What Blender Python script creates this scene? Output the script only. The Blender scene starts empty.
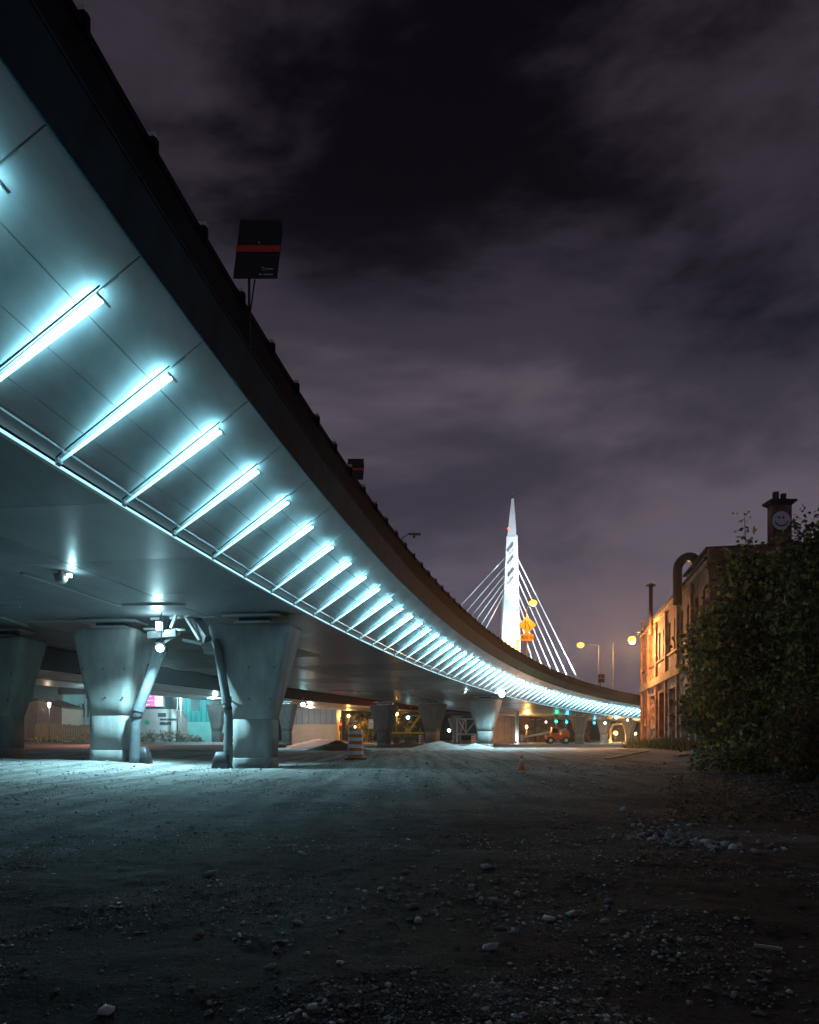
import bpy, bmesh, math, random
import numpy as np
from mathutils import Vector, Matrix

R = math.radians
rnd = random.Random(7)
nrg = np.random.default_rng(7)
scn = bpy.context.scene
COL = scn.collection

# ------------------------------------------------------------------ camera
cam_d = bpy.data.cameras.new('camera')
cam = bpy.data.objects.new('camera', cam_d); COL.objects.link(cam)
cam.location = (0, 0, 1.0); cam.rotation_euler = (R(90), 0, 0)
cam_d.sensor_fit = 'VERTICAL'; cam_d.sensor_height = 36.0
F = 715.0; HOR = 736.0; CX = 409.5
cam_d.lens = F / 1024 * 36.0
cam_d.shift_y = (HOR - 512) / 1024
cam_d.clip_start = 0.05; cam_d.clip_end = 3000
scn.camera = cam

# ------------------------------------------------------------------ night sky
SKX, SKY = 9.7, 6.4
world = bpy.data.worlds.new('World'); scn.world = world; world.use_nodes = True
nt = world.node_tree; N = nt.nodes; L = nt.links
for n in list(N): N.remove(n)
def wn(t, **k):
    n = N.new(t)
    for a, b in k.items(): setattr(n, a, b)
    return n
out = wn('ShaderNodeOutputWorld'); bg = wn('ShaderNodeBackground')
tc = wn('ShaderNodeTexCoord'); sep = wn('ShaderNodeSeparateXYZ')
L.new(tc.outputs['Generated'], sep.inputs[0])
zc_ = wn('ShaderNodeMath', operation='MAXIMUM'); zc_.inputs[1].default_value = 0.0
L.new(sep.outputs['Z'], zc_.inputs[0])
mp = wn('ShaderNodeMapping'); mp.inputs['Location'].default_value = (SKX, SKY, 0.1)
mp.inputs['Rotation'].default_value = (R(10), R(32), R(10)); mp.inputs['Scale'].default_value = (0.75, 1.0, 2.0)
L.new(tc.outputs['Generated'], mp.inputs['Vector'])
n1 = wn('ShaderNodeTexNoise'); n1.inputs['Scale'].default_value = 1.7; n1.inputs['Detail'].default_value = 10
n1.inputs['Roughness'].default_value = 0.58; n1.inputs['Distortion'].default_value = 0.3
L.new(mp.outputs[0], n1.inputs['Vector'])
# cloud cover thins towards the zenith
th_ = wn('ShaderNodeMapRange'); th_.inputs[1].default_value = 0.30; th_.inputs[2].default_value = 0.95
th_.inputs[3].default_value = 0.0; th_.inputs[4].default_value = -0.37
L.new(zc_.outputs[0], th_.inputs[0])
cv = wn('ShaderNodeMath', operation='ADD'); L.new(n1.outputs[0], cv.inputs[0]); L.new(th_.outputs[0], cv.inputs[1])
cr = wn('ShaderNodeValToRGB'); e = cr.color_ramp.elements; cr.color_ramp.interpolation = 'EASE'
e[0].position = 0.20; e[0].color = (0.0020, 0.0012, 0.0026, 1)
e[1].position = 0.60; e[1].color = (0.072, 0.056, 0.070, 1)
m_ = e.new(0.40); m_.color = (0.024, 0.0190, 0.0275, 1)
L.new(cv.outputs[0], cr.inputs[0])
# glow of the city on the low cloud, equal all round the horizon
gr = wn('ShaderNodeValToRGB'); g = gr.color_ramp.elements
g[0].position = 0.0; g[0].color = (1, 1, 1, 1)
g[1].position = 0.6; g[1].color = (0.0, 0.0, 0.0, 1)
gm = g.new(0.28); gm.color = (0.3, 0.3, 0.3, 1)
L.new(zc_.outputs[0], gr.inputs[0])
mixg = wn('ShaderNodeMixRGB', blend_type='ADD'); mixg.inputs[0].default_value = 1.0
gc = wn('ShaderNodeMixRGB', blend_type='MULTIPLY'); gc.inputs[0].default_value = 1.0
gc.inputs[2].default_value = (0.012, 0.020, 0.034, 1)
L.new(gr.outputs[0], gc.inputs[1])
L.new(cr.outputs[0], mixg.inputs[1]); L.new(gc.outputs[0], mixg.inputs[2])
# a trace of the physical night-side sky (sun far below the horizon)
sky = wn('ShaderNodeTexSky', sky_type='NISHITA'); sky.sun_disc = False
sky.sun_elevation = R(-8); sky.sun_rotation = R(200)
sks = wn('ShaderNodeMixRGB', blend_type='ADD'); sks.inputs[0].default_value = 0.05
L.new(mixg.outputs[0], sks.inputs[1]); L.new(sky.outputs[0], sks.inputs[2])
L.new(sks.outputs[0], bg.inputs['Color']); bg.inputs['Strength'].default_value = 1.6
L.new(bg.outputs[0], out.inputs['Surface'])

scn.view_settings.view_transform = 'Standard'; scn.view_settings.look = 'None'
scn.view_settings.exposure = 0.0; scn.view_settings.gamma = 1.0
scn.view_settings.use_curve_mapping = False
scn.render.engine = 'CYCLES'
cy = scn.cycles
cy.max_bounces = 4; cy.diffuse_bounces = 2; cy.glossy_bounces = 2; cy.transmission_bounces = 3
cy.transparent_max_bounces = 6; cy.sample_clamp_indirect = 3.0; cy.sample_clamp_direct = 0
cy.use_denoising = True; cy.use_adaptive_sampling = True; cy.adaptive_threshold = 0.02; cy.light_sampling_threshold = 0.02
cy.caustics_reflective = False; cy.caustics_refractive = False

# ------------------------------------------------------------------ materials
MATS = {}
def mat(name, color, rough=0.7, metal=0.0, var=0.25, scale=3.0, bump=0.0, bscale=None, color2=None,
        stretch=(1, 1, 1), emit=None, estr=0.0, attr=None, transl=0.0, spec=0.5, ramp=(0.35, 0.65), coat=0.0):
    m = bpy.data.materials.new(name); m.use_nodes = True
    t = m.node_tree; b = t.nodes['Principled BSDF']
    b.inputs['Roughness'].default_value = rough; b.inputs['Metallic'].default_value = metal
    b.inputs['Specular IOR Level'].default_value = spec
    b.inputs['Coat Weight'].default_value = coat
    c = tuple(color) + (1,)
    tcn = t.nodes.new('ShaderNodeTexCoord'); mpn = t.nodes.new('ShaderNodeMapping')
    mpn.inputs['Scale'].default_value = stretch
    geo = t.nodes.new('ShaderNodeNewGeometry')
    t.links.new(geo.outputs['Position'], mpn.inputs['Vector'])
    base = None
    if var > 0:
        nn = t.nodes.new('ShaderNodeTexNoise'); nn.inputs['Scale'].default_value = scale
        nn.inputs['Detail'].default_value = 6; nn.inputs['Roughness'].default_value = 0.62
        t.links.new(mpn.outputs[0], nn.inputs['Vector'])
        rp = t.nodes.new('ShaderNodeValToRGB')
        lo = tuple(v * (1 - var) for v in color) + (1,)
        hi = (tuple(color2) + (1,)) if color2 else tuple(min(1, v * (1 + var)) for v in color) + (1,)
        rp.color_ramp.elements[0].position = ramp[0]; rp.color_ramp.elements[0].color = lo
        rp.color_ramp.elements[1].position = ramp[1]; rp.color_ramp.elements[1].color = hi
        t.links.new(nn.outputs[0], rp.inputs[0]); base = rp.outputs[0]
        mr = t.nodes.new('ShaderNodeMapRange'); mr.inputs[3].default_value = max(0, rough - 0.1); mr.inputs[4].default_value = min(1, rough + 0.1)
        t.links.new(nn.outputs[0], mr.inputs[0]); t.links.new(mr.outputs[0], b.inputs['Roughness'])
    if attr:
        at_ = t.nodes.new('ShaderNodeAttribute'); at_.attribute_name = attr
        mx = t.nodes.new('ShaderNodeMixRGB'); mx.blend_type = 'MULTIPLY'; mx.inputs[0].default_value = 1
        if base: t.links.new(base, mx.inputs[1])
        else: mx.inputs[1].default_value = c
        t.links.new(at_.outputs['Color'], mx.inputs[2]); base = mx.outputs[0]
    if base: t.links.new(base, b.inputs['Base Color'])
    else: b.inputs['Base Color'].default_value = c
    if bump > 0:
        bn = t.nodes.new('ShaderNodeTexNoise'); bn.inputs['Scale'].default_value = bscale or scale * 6
        bn.inputs['Detail'].default_value = 5
        t.links.new(mpn.outputs[0], bn.inputs['Vector'])
        bp = t.nodes.new('ShaderNodeBump'); bp.inputs['Strength'].default_value = bump; bp.inputs['Distance'].default_value = 0.03
        t.links.new(bn.outputs[0], bp.inputs['Height']); t.links.new(bp.outputs[0], b.inputs['Normal'])
    if emit:
        b.inputs['Emission Color'].default_value = tuple(emit) + (1,); b.inputs['Emission Strength'].default_value = estr
    if transl > 0:
        o_ = t.nodes['Material Output']; tr = t.nodes.new('ShaderNodeBsdfTranslucent')
        if base: t.links.new(base, tr.inputs[0])
        else: tr.inputs[0].default_value = c
        ms = t.nodes.new('ShaderNodeMixShader'); ms.inputs[0].default_value = transl
        t.links.new(b.outputs[0], ms.inputs[1]); t.links.new(tr.outputs[0], ms.inputs[2])
        t.links.new(ms.outputs[0], o_.inputs['Surface'])
    MATS[name] = m
    return m

CYAN = (0.36, 0.86, 1.0)
mat('concrete', (0.26, 0.26, 0.255), 0.8, var=0.2, scale=2.4, bump=0.15, bscale=30, stretch=(1, 1, 0.4))
mat('concrete_pale', (0.42, 0.42, 0.41), 0.8, var=0.2, scale=3, bump=0.1, bscale=30)
mat('soffit_steel', (0.24, 0.245, 0.265), 0.36, metal=0.2, var=0.25, scale=0.5, bump=0.22, bscale=2.2, spec=0.5, stretch=(1, 0.5, 1))
mat('soffit_steel_dull', (0.20, 0.205, 0.22), 0.45, metal=0.15, var=0.3, scale=0.7, bump=0.22, bscale=2.2, stretch=(1, 0.5, 1))
mat('wing_panel', (0.66, 0.68, 0.69), 0.5, metal=0.0, var=0.16, scale=1.3, bump=0.03, bscale=3, stretch=(1, 0.5, 1))
mat('wing_back', (0.02, 0.022, 0.025), 0.7, var=0)
mat('trim_steel', (0.52, 0.53, 0.54), 0.35, metal=0.3, var=0.08, scale=4)
mat('fascia', (0.020, 0.060, 0.085), 0.75, var=0.35, scale=1.4, bump=0.06, stretch=(1, 1, 0.4), spec=0.08)
mat('parapet', (0.008, 0.011, 0.020), 0.8, var=0.35, scale=1.6, bump=0.06, spec=0.06)
mat('asphalt', (0.05, 0.05, 0.05), 0.85, var=0.2, scale=6)
mat('dark_metal', (0.035, 0.035, 0.04), 0.5, metal=0.4, var=0.2, scale=8)
mat('grey_metal', (0.30, 0.31, 0.32), 0.45, metal=0.6, var=0.15, scale=6)
mat('galvanised', (0.45, 0.46, 0.47), 0.4, metal=0.6, var=0.15, scale=8)
mat('pvc_grey', (0.10, 0.11, 0.12), 0.4, var=0.15, scale=6)
mat('rubber', (0.02, 0.02, 0.02), 0.8, var=0.2, scale=10)
mat('maroon', (0.035, 0.005, 0.008), 0.9, var=0.2, scale=0.7, spec=0.0)
mat('pylon_white', (0.62, 0.63, 0.65), 0.6, var=0.08, scale=0.3)
mat('cable_white', (0.75, 0.75, 0.78), 0.5, var=0)
mat('black_film', (0.004, 0.004, 0.006), 0.42, var=0.2, scale=12, bump=0.15, bscale=10)
mat('red_stripe', (0.9, 0.06, 0.04), 0.5, var=0.1, scale=10)
mat('white_print', (0.75, 0.75, 0.75), 0.6, var=0)
mat('orange_sheet', (0.85, 0.36, 0.03), 0.5, var=0.08, scale=4)
mat('black_print', (0.01, 0.01, 0.01), 0.6, var=0)
mat('drum_orange', (0.92, 0.16, 0.03), 0.45, var=0.08, scale=6)
mat('drum_white', (0.85, 0.85, 0.85), 0.35, var=0.1, scale=6)
mat('brick', (0.17, 0.065, 0.042), 0.85, var=0.55, scale=1.7, bump=0.3, bscale=14, color2=(0.33, 0.16, 0.11))
mat('brick_peeling', (0.24, 0.12, 0.10), 0.85, var=0.5, scale=1.6, bump=0.4, bscale=8, color2=(0.46, 0.38, 0.36), ramp=(0.42, 0.58))
mat('pilaster', (0.33, 0.17, 0.10), 0.8, var=0.5, scale=1.6, bump=0.25, bscale=12)
mat('stone_band', (0.42, 0.28, 0.16), 0.8, var=0.45, scale=1.5, bump=0.15)
mat('window_dark', (0.008, 0.008, 0.010), 0.25, var=0)
mat('window_frame', (0.10, 0.085, 0.075), 0.7, var=0.3, scale=6)
mat('roof_tar', (0.02, 0.02, 0.022), 0.8, var=0.2, scale=3)
mat('rust', (0.10, 0.045, 0.03), 0.75, var=0.4, scale=5, bump=0.15)
mat('leaf', (1, 1, 1), 0.38, var=0, attr='Col', transl=0.35, spec=0.4)
mat('bark', (0.055, 0.042, 0.032), 0.9, var=0.35, scale=9, bump=0.4, stretch=(1, 1, 0.3))
mat('stone', (1, 1, 1), 0.85, var=0, attr='Col')
mat('gravel_pile', (0.30, 0.29, 0.28), 0.9, var=0.3, scale=3, bump=0.6, bscale=9)
mat('dark_pile', (0.035, 0.03, 0.03), 0.9, var=0.3, scale=3, bump=0.5, bscale=6)
mat('red_earth_glow', (0.40, 0.075, 0.035), 0.9, var=0.5, scale=0.35, bump=0.4, bscale=3, stretch=(0.25, 1, 1))  # mound earth; on the road strips it stands for reddish light
mat('beige_wall', (0.42, 0.31, 0.25), 0.8, var=0.08, scale=1)
mat('blue_grey_wall', (0.16, 0.19, 0.25), 0.7, var=0.1, scale=0.8)
mat('teal_wall', (0.08, 0.36, 0.38), 0.45, var=0.2, scale=0.4, stretch=(1, 1, 0.1))
mat('pale_wall', (0.55, 0.58, 0.58), 0.7, var=0.1, scale=0.6)
mat('pink_wall', (0.62, 0.47, 0.44), 0.8, var=0.12, scale=0.7)
mat('dark_wall', (0.05, 0.055, 0.07), 0.8, var=0.2, scale=0.8)
mat('timber', (0.26, 0.18, 0.11), 0.8, var=0.3, scale=5, stretch=(1, 1, 0.2))
mat('timber_pale', (0.55, 0.50, 0.45), 0.8, var=0.25, scale=6)
mat('yellow_paint', (0.65, 0.42, 0.04), 0.45, var=0.12, scale=3)
mat('machine_orange', (0.72, 0.13, 0.035), 0.4, var=0.12, scale=3)
mat('machine_grey', (0.45, 0.47, 0.48), 0.5, var=0.12, scale=3)
mat('glass_dark', (0.02, 0.03, 0.035), 0.12, var=0)
mat('paint_white', (0.75, 0.75, 0.75), 0.5, var=0.06, scale=4)
mat('car_red', (0.45, 0.02, 0.02), 0.3, var=0.0, coat=0.6)
mat('bulb_cyan', (0.8, 0.9, 1), 0.5, var=0, emit=(0.45, 0.88, 1.0), estr=30)
mat('led_strip', (0.8, 0.9, 0.95), 0.5, var=0, emit=(0.42, 0.86, 1.0), estr=1.3)
mat('bulb_soft', (0.8, 0.9, 1), 0.5, var=0, emit=(0.70, 0.93, 1.0), estr=9)
mat('bulb_sodium', (1, 0.7, 0.3), 0.5, var=0, emit=(1.0, 0.30, 0.035), estr=5)
mat('bulb_warm', (1, 0.9, 0.8), 0.5, var=0, emit=(1.0, 0.80, 0.70), estr=6)
mat('lens_red', (0.6, 0.02, 0.02), 0.4, var=0, emit=(1.0, 0.05, 0.02), estr=4)
mat('lens_green', (0.02, 0.6, 0.4), 0.4, var=0, emit=(0.04, 1.0, 0.55), estr=4)
mat('lens_blue', (0.02, 0.4, 0.6), 0.4, var=0, emit=(0.04, 0.75, 1.0), estr=4)
mat('lens_off', (0.03, 0.03, 0.03), 0.4, var=0)
mat('screen_pink', (0.5, 0.1, 0.3), 0.4, var=0, emit=(1.0, 0.16, 0.50), estr=1.3)
mat('screen_white', (0.6, 0.5, 0.6), 0.4, var=0, emit=(1.0, 0.78, 0.95), estr=1.2)
mat('screen_text', (0.8, 0.8, 0.8), 0.4, var=0, emit=(1.0, 0.75, 0.85), estr=1.3)
mat('window_lit', (0.3, 0.5, 0.5), 0.4, var=0, emit=(0.3, 0.95, 1.0), estr=0.8)
mat('green_dot', (0.02, 0.45, 0.25), 0.6, var=0)
mat('sign_blue', (0.30, 0.45, 0.70), 0.5, var=0)

# LED bar diffuser: brightest at its outer end, where the driver sits (UV u runs along the bar)
m = bpy.data.materials.new('led_diffuser'); m.use_nodes = True; t = m.node_tree
b = t.nodes['Principled BSDF']; b.inputs['Base Color'].default_value = (0.8, 0.85, 0.85, 1)
uvn = t.nodes.new('ShaderNodeUVMap'); sx = t.nodes.new('ShaderNodeSeparateXYZ'); t.links.new(uvn.outputs[0], sx.inputs[0])
mr = t.nodes.new('ShaderNodeMapRange'); mr.inputs[1].default_value = 0.0; mr.inputs[2].default_value = 0.95
mr.inputs[3].default_value = 0.8; mr.inputs[4].default_value = 64.0
pw = t.nodes.new('ShaderNodeMath'); pw.operation = 'POWER'; pw.inputs[1].default_value = 1.5; t.links.new(sx.outputs[0], pw.inputs[0])
t.links.new(pw.outputs[0], mr.inputs[0]); t.links.new(mr.outputs[0], b.inputs['Emission Strength'])
b.inputs['Emission Color'].default_value = (0.31, 0.82, 1.0, 1)
MATS['led_diffuser'] = m

# ------------------------------------------------------------------ helpers
class MB:
    def __init__(s): s.v = []; s.f = []
    def add(s, vs, fs):
        o = len(s.v); s.v += [tuple(p) for p in vs]; s.f += [tuple(i + o for i in f) for f in fs]; return s
    def hexa(s, p):  # 8 points: bottom loop 0-3, top loop 4-7
        return s.add(p, [(3, 2, 1, 0), (4, 5, 6, 7), (0, 1, 5, 4), (1, 2, 6, 5), (2, 3, 7, 6), (3, 0, 4, 7)])
    def box(s, c, d, M=None):
        x, y, z = c; a, b_, h = d[0] / 2, d[1] / 2, d[2] / 2
        p = [Vector((sx * a, sy * b_, sz * h)) for sz in (-1, 1) for sx, sy in ((-1, -1), (1, -1), (1, 1), (-1, 1))]
        if M is not None: p = [M @ q for q in p]
        return s.hexa([q + Vector(c) for q in p])
    def bar(s, a, b_, w, h=None, up=(0, 0, 1)):
        a = Vector(a); b_ = Vector(b_); d = (b_ - a).normalized(); u = Vector(up)
        x = d.cross(u)
        if x.length < 1e-4: x = d.cross(Vector((1, 0, 0)))
        x.normalize(); y = x.cross(d); h = h or w
        q = [x * (-w / 2) + y * (-h / 2), x * (w / 2) + y * (-h / 2), x * (w / 2) + y * (h / 2), x * (-w / 2) + y * (h / 2)]
        return s.hexa([a + k for k in q] + [b_ + k for k in q])
    def tube(s, pts, rad, n=10, cap=True):
        pts = [Vector(p) for p in pts]
        if not isinstance(rad, (list, tuple)): rad = [rad] * len(pts)
        rings = []
        prev = None
        for i, p in enumerate(pts):
            d = (pts[min(i + 1, len(pts) - 1)] - pts[max(i - 1, 0)]).normalized()
            if prev is None:
                x = d.cross(Vector((0, 0, 1)))
                if x.length < 1e-3: x = Vector((1, 0, 0))
            else: x = prev - d * prev.dot(d)
            x.normalize(); prev = x; y = d.cross(x)
            rings.append([p + (x * math.cos(2 * math.pi * k / n) + y * math.sin(2 * math.pi * k / n)) * rad[i] for k in range(n)])
        return s.loft(rings, cap)
    def loft(s, rings, cap=True):
        n = len(rings[0]); vs = [p for r_ in rings for p in r_]; fs = []
        for i in range(len(rings) - 1):
            for k in range(n):
                fs.append((i * n + k, i * n + (k + 1) % n, (i + 1) * n + (k + 1) % n, (i + 1) * n + k))
        if cap:
            fs.append(tuple(reversed(range(n)))); fs.append(tuple((len(rings) - 1) * n + k for k in range(n)))
        return s.add(vs, fs)
    def lathe(s, prof, c=(0, 0, 0), n=20):
        c = Vector(c)
        return s.loft([[c + Vector((r_ * math.cos(2 * math.pi * k / n), r_ * math.sin(2 * math.pi * k / n), z)) for k in range(n)] for r_, z in prof])
    def ball(s, c, r_, n=10, m_=6, sc=(1, 1, 1)):
        prof = [(max(1e-3, r_ * math.sin(math.pi * i / m_)), -r_ * math.cos(math.pi * i / m_)) for i in range(m_ + 1)]
        c = Vector(c)
        return s.loft([[c + Vector((a * math.cos(2 * math.pi * k / n) * sc[0], a * math.sin(2 * math.pi * k / n) * sc[1], z * sc[2])) for k in range(n)] for a, z in prof])
    def build(s, name, m_, parent=None, smooth=False, bevel=0):
        me = bpy.data.meshes.new(name); me.from_pydata(s.v, [], s.f)
        bm = bmesh.new(); bm.from_mesh(me); bmesh.ops.recalc_face_normals(bm, faces=bm.faces)
        if bevel: bmesh.ops.bevel(bm, geom=list(bm.edges), offset=bevel, segments=1, affect='EDGES', clamp_overlap=True)
        bm.to_mesh(me); bm.free()
        if smooth:
            for p in me.polygons: p.use_smooth = True
        me.materials.append(MATS[m_])
        return link(name, me, parent)
def link(name, me, parent=None):
    o = bpy.data.objects.new(name, me); COL.objects.link(o)
    if parent is not None: o.parent = parent
    return o
def root(name, loc, label, cat, group=None, rz=0.0):
    o = bpy.data.objects.new(name, None); COL.objects.link(o); o.location = loc; o.rotation_euler = (0, 0, rz)
    o.empty_display_size = 0.2
    return tag(o, label, cat, group)
def tag(o, label=None, cat=None, group=None, kind=None):
    if label: o['label'] = label
    if cat: o['category'] = cat
    if group: o['group'] = group
    if kind: o['kind'] = kind
    return o
def mesh_np(name, v, f, m_, parent=None, col=None, smooth=False):
    me = bpy.data.meshes.new(name)
    nv, nf, k = len(v), len(f), f.shape[1]
    me.vertices.add(nv); me.vertices.foreach_set('co', np.ascontiguousarray(v, np.float32).ravel())
    me.loops.add(nf * k); me.loops.foreach_set('vertex_index', np.ascontiguousarray(f, np.int32).ravel())
    me.polygons.add(nf); me.polygons.foreach_set('loop_start', np.arange(0, nf * k, k, dtype=np.int32))
    me.polygons.foreach_set('loop_total', np.full(nf, k, np.int32))
    if smooth: me.polygons.foreach_set('use_smooth', np.ones(nf, bool))
    me.update(calc_edges=True); me.validate()
    if col is not None:
        a = me.color_attributes.new('Col', 'FLOAT_COLOR', 'POINT')
        c4 = np.ones((nv, 4), np.float32); c4[:, :3] = col; a.data.foreach_set('color', c4.ravel())
    me.materials.append(MATS[m_])
    return link(name, me, parent)
def text_mesh(name, body, size, extrude, m_, parent, loc, center=False):
    cu = bpy.data.curves.new(name, 'FONT'); cu.body = body; cu.size = size; cu.extrude = extrude
    if center: cu.align_x = 'CENTER'; cu.align_y = 'CENTER'
    tmp = bpy.data.objects.new(name, cu); COL.objects.link(tmp)
    me = bpy.data.meshes.new_from_object(tmp.evaluated_get(bpy.context.evaluated_depsgraph_get()))
    bpy.data.objects.remove(tmp); me.materials.clear(); me.materials.append(MATS[m_])
    o = link(name, me, parent); o.rotation_euler = (R(90), 0, 0); o.location = loc
    return o
def at(px, py, Y): return Vector(((px - CX) / F * Y, Y, 1.0 + (HOR - py) / F * Y))
def lamp(name, loc, col, W, radius=0.1, parent=None, spot=None, aim=None, blend=0.5):
    d = bpy.data.lights.new(name, 'SPOT' if spot else 'POINT'); d.energy = W; d.color = col; d.shadow_soft_size = radius
    if spot: d.spot_size = R(spot); d.spot_blend = blend
    o = bpy.data.objects.new(name, d); COL.objects.link(o); o.location = loc
    if aim is not None:
        o.rotation_euler = (Vector(aim) - Vector(loc)).to_track_quat('-Z', 'Y').to_euler()
    if parent is not None: o.parent = parent
    return o

# value noise for terrain and scatter
_tab = np.random.default_rng(3).random((256, 256))
def vnoise(x, y):
    xi = np.floor(x).astype(int); yi = np.floor(y).astype(int); fx = x - xi; fy = y - yi
    fx = fx * fx * (3 - 2 * fx); fy = fy * fy * (3 - 2 * fy)
    g = lambda a, b_: _tab[a % 256, b_ % 256]
    return (g(xi, yi) * (1 - fx) + g(xi + 1, yi) * fx) * (1 - fy) + (g(xi, yi + 1) * (1 - fx) + g(xi + 1, yi + 1) * fx) * fy
def fbm(x, y, o=4):
    v = 0; a = 0.5
    for i in range(o): v = v + a * vnoise(x * 2 ** i + 17 * i, y * 2 ** i + 31 * i); a *= 0.5
    return v
def sm(a, b_, x):
    t_ = np.clip((x - a) / (b_ - a), 0, 1); return t_ * t_ * (3 - 2 * t_)
def gz(x, y):
    x = np.asarray(x, float); y = np.asarray(y, float)
    near = 1 - sm(25, 60, np.hypot(x, y))
    h = (fbm(x * 0.35 + 5, y * 0.35 + 9, 3) - 0.44) * 0.16 * near
    h += (fbm(x * 1.7, y * 1.7, 4) - 0.47) * 0.055 * near
    h += (fbm(x * 8 + 3, y * 8 + 1, 3) - 0.44) * 0.022 * (1 - sm(8, 22, np.hypot(x, y)))
    h += 0.20 * sm(-6.5, -10.5, x) * sm(14, 21, y) * (1 - sm(34, 40, y))
    h += 0.25 * sm(6.0, 11.0, x - 0.12 * y + 1.0) * sm(2, 12, y) * (1 - sm(40, 60, y))      # bank below the bushes
    rut = np.exp(-((x - 0.9 - 0.02 * y) / 0.22) ** 2) + np.exp(-((x + 0.8 - 0.02 * y) / 0.22) ** 2)
    h -= 0.025 * rut * near
    return h
def gzf(x, y): return float(gz(np.array([x]), np.array([y]))[0])

# ------------------------------------------------------------------ ground
def graded(a0, a1, fine0, fine1, step, growth):
    c = list(np.arange(fine0, fine1, step)); s_ = step
    while c[-1] < a1: s_ *= growth; c.append(c[-1] + s_)
    s_ = step
    while c[0] > a0: s_ *= growth; c.insert(0, c[0] - s_)
    return np.array(c)
gx = graded(-260, 260, -4.0, 5.0, 0.035, 1.055); gy = graded(-60, 330, 1.0, 9.0, 0.035, 1.035)
GX, GY = np.meshgrid(gx, gy); GZ = gz(GX, GY)
nx, ny = len(gx), len(gy)
idx = np.arange(nx * ny).reshape(ny, nx)
gf = np.stack([idx[:-1, :-1], idx[:-1, 1:], idx[1:, 1:], idx[1:, :-1]], -1).reshape(-1, 4)
# ground material: dark soil, gravel patches, and the light under the viaduct painted paler
m = bpy.data.materials.new('ground_soil'); m.use_nodes = True; t = m.node_tree; b = t.nodes['Principled BSDF']
geo = t.nodes.new('ShaderNodeNewGeometry')
def gn(scale, det=6, rough=0.6, dist=0.0):
    n = t.nodes.new('ShaderNodeTexNoise'); n.inputs['Scale'].default_value = scale; n.inputs['Detail'].default_value = det
    n.inputs['Roughness'].default_value = rough; n.inputs['Distortion'].default_value = dist
    t.links.new(geo.outputs['Position'], n.inputs['Vector']); return n
def rampn(src, p0, c0, p1, c1):
    r_ = t.nodes.new('ShaderNodeValToRGB'); r_.color_ramp.elements[0].position = p0; r_.color_ramp.elements[1].position = p1
    r_.color_ramp.elements[0].color = tuple(c0) + (1,); r_.color_ramp.elements[1].color = tuple(c1) + (1,)
    t.links.new(src, r_.inputs[0]); return r_.outputs[0]
def mixn(fac, a, b_, mode='MIX'):
    x = t.nodes.new('ShaderNodeMixRGB'); x.blend_type = mode
    if isinstance(fac, float): x.inputs[0].default_value = fac
    else: t.links.new(fac, x.inputs[0])
    for k, s_ in ((1, a), (2, b_)):
        if isinstance(s_, tuple): x.inputs[k].default_value = s_ + (1,)
        else: t.links.new(s_, x.inputs[k])
    return x.outputs[0]
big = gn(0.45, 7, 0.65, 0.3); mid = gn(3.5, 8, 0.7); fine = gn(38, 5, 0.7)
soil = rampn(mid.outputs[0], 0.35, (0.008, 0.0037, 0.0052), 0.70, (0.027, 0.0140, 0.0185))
pale_lit_gravel = rampn(mid.outputs[0], 0.32, (0.14, 0.135, 0.13), 0.66, (0.36, 0.35, 0.34))
sep = t.nodes.new('ShaderNodeSeparateXYZ'); t.links.new(geo.outputs['Position'], sep.inputs[0])
# zone: light painted into the ground colour, paler farther off and to the left
def mth(op, a, b_=None):
    x = t.nodes.new('ShaderNodeMath'); x.operation = op
    for k, s_ in ((0, a), (1, b_)):
        if s_ is None: continue
        if isinstance(s_, (int, float)): x.inputs[k].default_value = s_
        else: t.links.new(s_, x.inputs[k])
    return x.outputs[0]
lit_zone = mth('ADD', mth('MULTIPLY', sep.outputs['Y'], 0.085), mth('MULTIPLY', sep.outputs['X'], -0.07))
lit_zone = mth('ADD', lit_zone, mth('MULTIPLY', big.outputs[0], 1.2))
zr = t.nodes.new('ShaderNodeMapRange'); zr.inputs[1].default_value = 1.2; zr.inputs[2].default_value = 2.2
t.links.new(lit_zone, zr.inputs[0])
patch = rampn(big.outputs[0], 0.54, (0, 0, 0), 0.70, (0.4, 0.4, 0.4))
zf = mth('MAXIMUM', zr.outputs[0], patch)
base = mixn(zf, soil, pale_lit_gravel)
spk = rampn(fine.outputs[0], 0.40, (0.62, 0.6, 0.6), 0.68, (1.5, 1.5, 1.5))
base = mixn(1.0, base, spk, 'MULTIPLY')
# compacted wheel tracks running away from the viewer
tmp_ = t.nodes.new('ShaderNodeMapping'); tmp_.inputs['Scale'].default_value = (1.5, 0.07, 1); tmp_.inputs['Rotation'].default_value = (0, 0, R(-4))
t.links.new(geo.outputs['Position'], tmp_.inputs['Vector'])
trk = t.nodes.new('ShaderNodeTexNoise'); trk.inputs['Scale'].default_value = 1.6; trk.inputs['Detail'].default_value = 4
t.links.new(tmp_.outputs[0], trk.inputs['Vector'])
base = mixn(1.0, base, rampn(trk.outputs[0], 0.36, (0.62, 0.62, 0.62), 0.64, (1.5, 1.5, 1.5)), 'MULTIPLY')
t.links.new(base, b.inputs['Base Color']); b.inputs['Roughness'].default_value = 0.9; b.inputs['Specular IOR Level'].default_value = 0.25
bm1 = t.nodes.new('ShaderNodeBump'); bm1.inputs['Strength'].default_value = 0.9; bm1.inputs['Distance'].default_value = 0.035
hsum = mth('ADD', mth('MULTIPLY', fine.outputs[0], 0.7), mth('MULTIPLY', mid.outputs[0], 1.4))
t.links.new(hsum, bm1.inputs['Height']); t.links.new(bm1.outputs[0], b.inputs['Normal'])
MATS['ground_soil'] = m
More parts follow.
